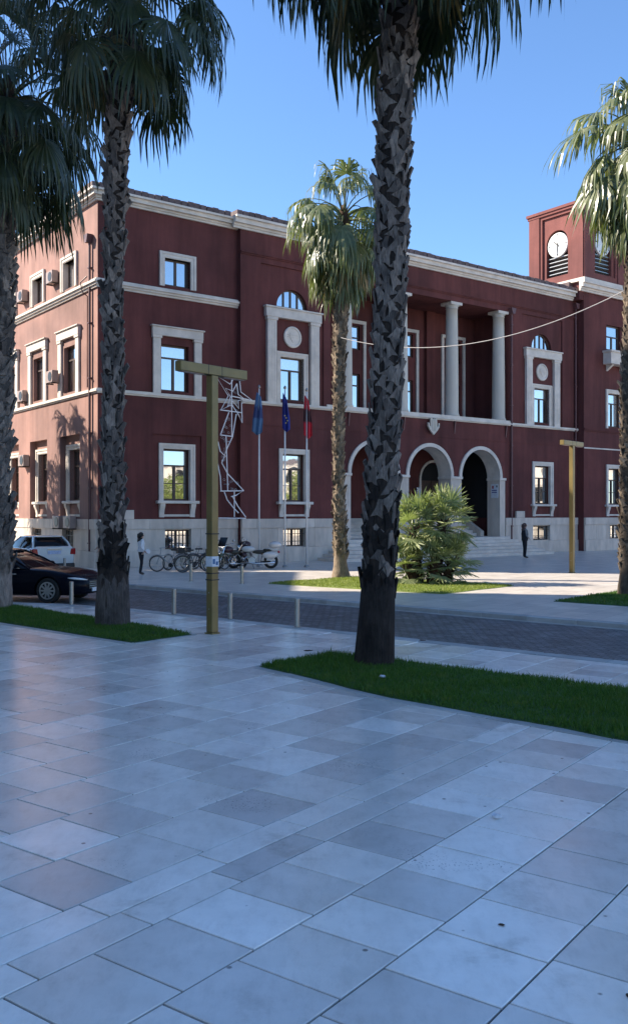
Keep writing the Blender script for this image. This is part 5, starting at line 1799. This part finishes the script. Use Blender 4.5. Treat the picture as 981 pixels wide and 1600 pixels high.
def motorcycle(label, base, rz, paint, case, white):
    root = thing('motorcycle', label, 'motorcycle', base, rz, 'motorcycles at the plinth')
    R_ = 0.315
    for x, nm in ((0.82, 'front'), (-0.80, 'rear')):
        wr = link('wheel', None, root); wr.location = (x, 0, R_)
        MB().tube([((R_ - 0.06) * cos(2 * pi * k / 28), 0, (R_ - 0.06) * sin(2 * pi * k / 28)) for k in range(28)], 0.062, 8, closed=True).build('tyre', M['rubber'], wr, smooth=True)
        s = MB()
        s.tube([((R_ - 0.115) * cos(2 * pi * k / 28), 0, (R_ - 0.115) * sin(2 * pi * k / 28)) for k in range(28)], 0.016, 5, closed=True)
        for k in range(10):
            a = 2 * pi * k / 10; s.tube([(0, 0, 0), ((R_ - 0.11) * cos(a), 0, (R_ - 0.11) * sin(a))], 0.011, 5)
        s.lathe([(0.07, -0.06), (0.07, 0.06)], axis=1, n=12); s.build('rim', M['chrome'], wr)
        g_ = MB()
        a0 = 25 if x > 0 else 35
        for k in range(8):
            t0, t1 = radians(a0 + 16 * k), radians(a0 + 16 * (k + 1))
            ro, ri = R_ + 0.055, R_ + 0.03
            g_.prism([(x + ro * cos(t0), R_ + ro * sin(t0)), (x + ro * cos(t1), R_ + ro * sin(t1)), (x + ri * cos(t1), R_ + ri * sin(t1)), (x + ri * cos(t0), R_ + ri * sin(t0))], 1, -0.085, 0.085)
        g_.build('mudguard', M[paint], root)
    f = MB()
    for s in (-0.09, 0.09):
        f.tube([(0.82, s, R_), (0.50, s, 0.92), (0.44, s, 1.02)], 0.024, 8)
    f.build('fork', M['chrome'], root)
    f = MB(); f.tube([(0.48, 0, 0.92), (0.30, 0, 0.55), (0.15, 0, 0.25), (-0.35, 0, 0.25), (-0.45, 0, 0.6), (-0.2, 0, 0.72), (0.44, 0, 0.9)], 0.028, 8); f.tube([(-0.4, 0.1, 0.3), (-0.8, 0.12, R_)], 0.025, 6); f.tube([(-0.4, -0.1, 0.3), (-0.8, -0.12, R_)], 0.025, 6); f.build('frame', M['iron'], root)
    t = MB(); t.ball((0.18, 0, 0.83), 0.30, 16, 10, (1.05, 0.55, 0.48)); t.build('fuel_tank', M[paint], root, smooth=True)
    s = MB(); s.ball((-0.30, 0, 0.71), 0.28, 14, 8, (1.15, 0.62, 0.32)); s.ball((-0.66, 0, 0.80), 0.2, 12, 8, (1.0, 0.75, 0.35)); s.build('seat', M['seat_leather'], root, smooth=True)
    e = MB(); e.lathe([(0.15, -0.17), (0.17, -0.12), (0.17, 0.12), (0.15, 0.17)], (0.0, 0, 0.36), 1, 18)
    for (cx, rot) in ((0.12, 0.4), (-0.1, -0.35)):
        for k in range(6):
            h = 0.42 + 0.045 * k
            e.box(cx + (k * 0.02 if rot > 0 else -k * 0.02) - 0.085, -0.10, h, cx + (k * 0.02 if rot > 0 else -k * 0.02) + 0.085, 0.10, h + 0.026)
    e.build('engine', M['chrome'], root)
    x_ = MB()
    for s in (-0.17, 0.17):
        x_.tube([(0.22, s * 0.8, 0.52), (0.34, s, 0.4), (0.25, s, 0.24), (-0.1, s * 1.2, 0.22), (-1.0, s * 1.3, 0.26)], [0.028, 0.03, 0.03, 0.04, 0.05], 8)
    x_.build('exhaust', M['chrome'], root, smooth=True)
    h = MB(); h.tube([(0.18, -0.42, 1.05), (0.32, -0.28, 1.10), (0.42, -0.1, 1.04), (0.42, 0.1, 1.04), (0.32, 0.28, 1.10), (0.18, 0.42, 1.05)], 0.015, 8); h.build('handlebar', M['chrome'], root)
    for s in (-0.36, 0.36):
        m_ = MB(); m_.tube([(0.26, s, 1.08), (0.30, s * 1.1, 1.2)], 0.008, 5); m_.ball((0.30, s * 1.1, 1.22), 0.07, 10, 6, (0.4, 1, 0.7)); m_.build('mirror', M['chrome'], root, smooth=True)
    l = MB(); l.ball((0.60, 0, 0.90), 0.11, 12, 8); l.build('headlight', M['chrome'], root, smooth=True)
    w_ = MB(); w_.prism([(0.62, 0.98), (0.60, 1.0), (0.40, 1.36), (0.42, 1.36)], 1, -0.2, 0.2); w_.build('windscreen', M['glass'] if white else M['car_glass'], root)
    for s in (-1, 1):
        b_ = MB(); b_.ball((-0.78, s * 0.27, 0.58), 0.32, 16, 8, (1.0, 0.36, 0.48)); b_.build('saddlebag', M[case], root, smooth=True)
    c = MB(); c.ball((-0.98, 0, 1.02), 0.30, 16, 8, (0.95, 0.8, 0.52)); c.box(-1.1, -0.1, 0.80, -0.6, 0.1, 0.87); c.build('top_case', M[case], root, smooth=True)
    q = MB(); q.ball((-1.14, 0, 0.72), 0.06, 8, 6); q.build('tail_light', M['tail_lamp'], root)
    ss = MB(); ss.tube([(0.0, 0.14, 0.22), (-0.12, 0.32, 0.01)], 0.012, 6); ss.build('side_stand', M['iron'], root)
    return root


motorcycle('white touring motorcycle with silver tank and white cases below the flagpoles', (-2.65, 40.0, 0.0), radians(176), 'silver_paint', 'white_car', True)
motorcycle('dark motorcycle with maroon top case between lamp and white motorcycle', (-3.55, 39.6, 0.0), radians(235), 'maroon_paint', 'maroon_paint', False)

# ================================================================== PEOPLE
def person(label, loc, rz, J, parts, hair, extra=None):
    """J: joints; body grown as one skin, colours by region"""
    root = thing('person', label, 'person', loc, rz)
    verts, edges, rad = [], [], []
    idx = {}
    def add(nm, p, r_, par=None):
        idx[nm] = len(verts); verts.append(p); rad.append(r_)
        if par: edges.append((idx[par], idx[nm]))
    for row in J: add(*row)
    for s in ('l', 'r'):
        # a palm and five separate fingers
        wri = Vector(verts[idx['wrist_' + s]]); elb = Vector(verts[idx['elbow_' + s]])
        d = (wri - elb).normalized(); side = d.cross(Vector((1, 0, 0)) if abs(d.x) < 0.9 else Vector((0, 1, 0))).normalized()
        palm_ = wri + d * 0.06
        add('palm_' + s, tuple(palm_), 0.026, 'wrist_' + s)
        for k, (o, L) in enumerate(((-0.027, 0.062), (-0.009, 0.075), (0.009, 0.07), (0.027, 0.055))):
            base = palm_ + d * 0.025 + side * o
            add('f%d_%s' % (k, s), tuple(base), 0.0095, 'palm_' + s)
            add('g%d_%s' % (k, s), tuple(base + d * L * 0.55 + Vector((0.008, 0, 0))), 0.009, 'f%d_%s' % (k, s))
            add('h%d_%s' % (k, s), tuple(base + d * L + Vector((0.022, 0, 0))), 0.008, 'g%d_%s' % (k, s))
        add('t0_' + s, tuple(wri + d * 0.03 - side * 0.03), 0.011, 'wrist_' + s)
        add('t1_' + s, tuple(wri + d * 0.07 - side * 0.05 + Vector((0.015, 0, 0))), 0.010, 't0_' + s)
    me = bpy.data.meshes.new('body'); me.from_pydata(verts, edges, []); me.update()
    o = link('body', me)
    md = o.modifiers.new('skin', 'SKIN'); md.use_smooth_shade = True
    o.modifiers.new('sub', 'SUBSURF').levels = 2
    for k, sv in enumerate(me.skin_vertices[0].data):
        rx = rad[k] if isinstance(rad[k], tuple) else (rad[k], rad[k])
        sv.radius = rx; sv.use_root = (k == 0)
    dg = bpy.context.evaluated_depsgraph_get()
    bmesh_ = bpy.data.meshes.new_from_object(o.evaluated_get(dg))
    bpy.data.objects.remove(o)
    mats = ['skin', parts['top'], parts['legs'], 'black']
    bmesh_.materials.clear()
    for m_ in mats: bmesh_.materials.append(M[m_])
    waist, neck, ankle = parts['waist'], parts['neck'], 0.09
    wr = [Vector(verts[idx['wrist_l']]), Vector(verts[idx['wrist_r']])]
    for p in bmesh_.polygons:
        c = p.center
        if c.z < ankle: mi = 3
        elif c.z > neck: mi = 0
        elif min((c - q).length for q in wr) < 0.05 or any((c - q).length < 0.17 and (c - q).dot(q - Vector(verts[idx['elbow_' + s_]])) > 0 for q, s_ in zip(wr, 'lr')): mi = 0
        elif c.z < waist and abs(c.y) < 0.22: mi = 2
        else: mi = 1
        p.material_index = mi
        p.use_smooth = True
    bo = link('body', bmesh_, root)
    # face
    hc = Vector(verts[idx['head']])
    f = MB()
    for s in (-1, 1): f.ball((hc.x + 0.088, hc.y + s * 0.032, hc.z + 0.005), 0.012, 6, 4)
    f.build('eyes', M['black'], bo)
    f = MB(); f.prism([(hc.x + 0.085, hc.z + 0.01), (hc.x + 0.118, hc.z - 0.035), (hc.x + 0.085, hc.z - 0.04)], 1, hc.y - 0.014, hc.y + 0.014); f.build('nose', M['skin'], bo)
    f = MB(); f.box(hc.x + 0.075, hc.y - 0.024, hc.z - 0.072, hc.x + 0.094, hc.y + 0.024, hc.z - 0.062); f.build('mouth', M['tail_lamp'], bo)
    for s in (-1, 1):
        f = MB(); f.ball((hc.x - 0.005, hc.y + s * 0.082, hc.z - 0.005), 0.03, 6, 5, (0.6, 0.35, 1)); f.build('ear', M['skin'], bo)
    h = MB()
    hm, style = hair
    h.ball((hc.x - 0.022, hc.y, hc.z + 0.035), 0.112, 14, 10, (0.98, 0.92, 1.0))
    if style == 'long':
        rr = random.Random(2)
        for k in range(46):
            a = rr.uniform(0.5 * pi, 1.5 * pi) + rr.gauss(0, 0.3)
            z_ = rr.uniform(-0.24, 0.06)
            h.ball((hc.x - 0.03 + 0.10 * cos(a), hc.y + 0.12 * sin(a), hc.z + z_), rr.uniform(0.035, 0.055), 6, 5)
    h.build('hair', M[hm], bo, smooth=True)
    if extra: extra(root)
    return root


def joints(pose, h=1.0):
    """standing figure facing +X; pose gives hand and foot places"""
    J = [('pelvis', (0, 0, 0.92), (0.155, 0.115)), ('waist', (0, 0, 1.08), (0.135, 0.10), 'pelvis'), ('chest', (0.0, 0, 1.27), (0.165, 0.115), 'waist'), ('collar', (-0.01, 0, 1.40), (0.12, 0.085), 'chest'),
         ('neck', (0.0, 0, 1.46), 0.052, 'collar'), ('jaw', (0.02, 0, 1.535), 0.070, 'neck'), ('head', (0.01, 0, 1.59), 0.088, 'jaw'), ('crown', (0.0, 0, 1.655), 0.070, 'head')]
    for s, q in (('l', 1), ('r', -1)):
        e, w_ = pose['arm_' + s]
        J += [('shoulder_' + s, (-0.01, q * 0.17, 1.385), 0.062, 'collar'), ('elbow_' + s, e, 0.044, 'shoulder_' + s), ('wrist_' + s, w_, 0.029, 'elbow_' + s)]
        k, a, t = pose['leg_' + s]
        J += [('hip_' + s, (0, q * 0.085, 0.84), 0.095, 'pelvis'), ('knee_' + s, k, 0.062, 'hip_' + s), ('ankle_' + s, a, 0.042, 'knee_' + s), ('toe_' + s, t, 0.036, 'ankle_' + s)]
    return J


walk = {'arm_l': ((0.02, 0.24, 1.14), (0.20, 0.25, 1.02)), 'arm_r': ((-0.10, -0.24, 1.13), (0.06, -0.25, 0.96)),
        'leg_l': ((0.06, 0.09, 0.48), (0.0, 0.09, 0.075), (0.16, 0.10, 0.035)), 'leg_r': ((-0.02, -0.09, 0.48), (-0.10, -0.09, 0.075), (0.06, -0.10, 0.035))}
stand = {'arm_l': ((-0.02, 0.25, 1.13), (0.10, 0.22, 0.93)), 'arm_r': ((-0.03, -0.25, 1.12), (0.12, -0.16, 1.0)),
         'leg_l': ((0.02, 0.08, 0.48), (-0.01, 0.08, 0.075), (0.15, 0.09, 0.035)), 'leg_r': ((0.01, -0.08, 0.48), (-0.02, -0.08, 0.075), (0.14, -0.09, 0.035))}


def shirt_hem(root):
    q = MB(); q.lathe([(0.165, 0.93), (0.175, 0.98), (0.15, 1.08)], (0, 0, 0), 2, 16); o = q.build('shirt_hem', M['white_cloth'], root, smooth=True); o.scale = (0.8, 1, 1)


wo = person('woman in a white shirt and black trousers with long dark curly hair', (-6.67, 35.9, 0), radians(30), joints(walk), {'top': 'white_cloth', 'legs': 'dark_cloth', 'waist': 0.97, 'neck': 1.46}, ('hair', 'long'), shirt_hem)
wo.scale = (0.95,) * 3
bag = MB(); bag.prism([(-0.13, 0), (0.13, 0), (0.16, 0.2), (0.05, 0.26), (-0.06, 0.25), (-0.15, 0.19)], 1, -0.03, 0.03)
bo_ = thing('bag', 'small crumpled white bag held by the woman in the white shirt', 'bag', (-6.46, 36.10, 0.80), radians(30)); bo_.scale = (0.7, 0.7, 0.7); bag.build('pouch', M['paper'], bo_, bevel=0.02, seg=2)
h_ = MB(); h_.tube([(-0.06, 0, 0.24), (-0.03, 0, 0.33), (0.03, 0, 0.33), (0.06, 0, 0.24)], 0.008, 5); h_.build('handle', M['paper'], bo_)


def vest(root):
    q = MB()
    rings = [(0.86, 0.185, 0.15), (1.0, 0.19, 0.15), (1.2, 0.205, 0.16), (1.38, 0.17, 0.13), (1.44, 0.10, 0.09)]
    rg = [q.pts([(b_ * cos(2 * pi * k / 18), a_ * sin(2 * pi * k / 18), z_) for k in range(18)]) for z_, a_, b_ in rings]
    for A, B in zip(rg[:-1], rg[1:]):
        for k in range(18): q.f.append((A + k, A + (k + 1) % 18, B + (k + 1) % 18, B + k))
    q.build('waistcoat', M['dark_cloth'], root, smooth=True)


man = person('person in a dark sleeveless jacket and dark trousers standing by the steps', (11.2, 49.4, 0), radians(15), joints(stand), {'top': 'grey_cloth', 'legs': 'dark_cloth', 'waist': 0.95, 'neck': 1.46}, ('greyhair', 'long'), vest)
man.scale = (1.08,) * 3
ph = person('person in a pale top mostly hidden behind the second palm from left', (-8.52, 37.2, 0), radians(200), joints(stand), {'top': 'dark_cloth', 'legs': 'dark_cloth', 'waist': 0.95, 'neck': 1.46}, ('greyhair', 'short'))

# ================================================================== UNSEEN BLOCKS (stand-ins outside the picture; the left two shade the square)
def block(label, x0, x1, y0, y1, H, storeys, face=1):
    root = thing('unseen_block', label, 'building', ((x0 + x1) / 2, (y0 + y1) / 2, -0.16))
    mb = MB(lambda x, y, z: (x - (x0 + x1) / 2, y - (y0 + y1) / 2, z))
    mb.box(x0, y0, 0, x1, y1, H); mb.build('wall', M['block_wall'], root)
    sh_ = H / storeys
    for k in range(storeys):
        q = MB(lambda x, y, z: (x - (x0 + x1) / 2, y - (y0 + y1) / 2, z)); q.box(x0 - 0.1, y0 - 0.1, k * sh_ + sh_ - 0.2, x1 + 0.6, y1 + 0.1, k * sh_ + sh_ - 0.004); q.build('floor_band', M['stone'], root)
        n = int((y1 - y0) / 4)
        for j in range(n):
            yc = y0 + (j + 0.5) * (y1 - y0) / n
            q = MB(lambda x, y, z: (x - (x0 + x1) / 2, y - (y0 + y1) / 2, z)); xw = x1 if face > 0 else x0; q.box(xw - 0.06, yc - 0.8, k * sh_ + 0.9, xw + 0.06, yc + 0.8, k * sh_ + 2.4); q.build('window', M['car_glass'], root)
    q = MB(lambda x, y, z: (x - (x0 + x1) / 2, y - (y0 + y1) / 2, z)); q.box(x0 - 0.3, y0 - 0.3, H + 0.002, x1 + 0.7, y1 + 0.3, H + 0.4); q.build('roof', M['rooftile'], root)


block('tall apartment block beyond the left edge that shades the square', -36, -20, -22, 31.6, 27.0, 9)
block('unseen lower block beyond the left edge, added to shade the far pavement', -40, -25, 32.2, 41.3, 16.6, 5)  # stand-in sized so that its shadow ends near the sunlit bed

block('low cream building beyond the right edge that the windows mirror', 58, 72, -30, 62, 8.5, 3, -1)


def round_tree(label, base, h, seed):
    r = random.Random(seed)
    root = thing('street_tree', label, 'tree', base, 0, 'trees beyond the right edge')
    t = MB(); t.tube([(0, 0, -0.1), (0.1, 0, h * 0.3), (0.0, 0.1, h * 0.6)], [0.25, 0.18, 0.1], 8)
    for k in range(6):
        a = k * 1.05; t.tube([(0.05, 0, h * (0.32 + 0.03 * k)), (0.9 * cos(a), 0.9 * sin(a), h * 0.6), (1.7 * cos(a), 1.7 * sin(a), h * 0.75)], [0.09, 0.06, 0.03], 6)
    t.build('trunk', M['trunk_far'], root)
    c = MB()
    for k in range(2600):
        d = Vector((r.gauss(0, 1), r.gauss(0, 1), r.gauss(0, 1))).normalized() * (r.random() ** 0.4)
        p = Vector((d.x * 2.6, d.y * 2.6, h * 0.68 + d.z * h * 0.32)) + Vector((r.gauss(0, .15), r.gauss(0, .15), r.gauss(0, .15)))
        u = Vector((r.gauss(0, 1), r.gauss(0, 1), r.gauss(0, 1))).normalized() * 0.16; v = u.orthogonal().normalized() * 0.09
        c.poly([tuple(p - u), tuple(p + v), tuple(p + u), tuple(p - v)])
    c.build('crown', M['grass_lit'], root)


for i_, (x_, y_, h_) in enumerate(((46, 20, 6.5), (48, 33, 7.2), (44, 8, 6.0), (52, 46, 6.8), (47, -8, 7.0))):
    round_tree(('tree opposite the tower wing', 'tallest tree beyond the right edge', 'small tree beyond the right edge', 'tree farthest up the road at right', 'tree nearest the camera beyond the right edge')[i_], (x_, y_, -0.16), h_, i_)

# ================================================================== LITTER
for lab, x_, y_, m_, s_ in (('crumpled white paper scrap on the plaza tiles at right', 1.41, 7.17, 'paper', 0.045), ('white scrap lying on the grass below the nearest palm', 0.96, 13.0, 'paper', 0.05),
                            ('small dark dry leaf on the tiles at lower right', 1.53, 4.52, 'fibre', 0.022), ('tiny dark dry leaf on a joint at lower right', 1.07, 5.3, 'fibre', 0.02),
                            ('dark dry leaf at the back edge of the near grass bed', -0.1, 15.5, 'fibre', 0.07), ('dark dry leaf by the road edge right of the palm', 2.0, 17.2, 'fibre', 0.06)):
    r = random.Random(int(x_ * 100)); q = MB()
    q.ball((0, 0, 0.35), 1, 8, 5, (1, 0.7, 0.4)); q.v = [(a + r.uniform(-.25, .25), b_ + r.uniform(-.25, .25), max(0.0, c + r.uniform(-.15, .15))) for a, b_, c in q.v]
    o = q.build('paper_scrap' if m_ == 'paper' else 'dry_leaf', M[m_]); o.location = (x_, y_, 0.06 if 'grass' in lab else 0.003); o.scale = (s_, s_, s_ * (1.0 if m_ == 'paper' else 0.35)); o.rotation_euler = (0, 0, r.uniform(0, 6))
    tag(o, lab, 'litter' if m_ == 'paper' else 'leaf', 'litter on the ground')
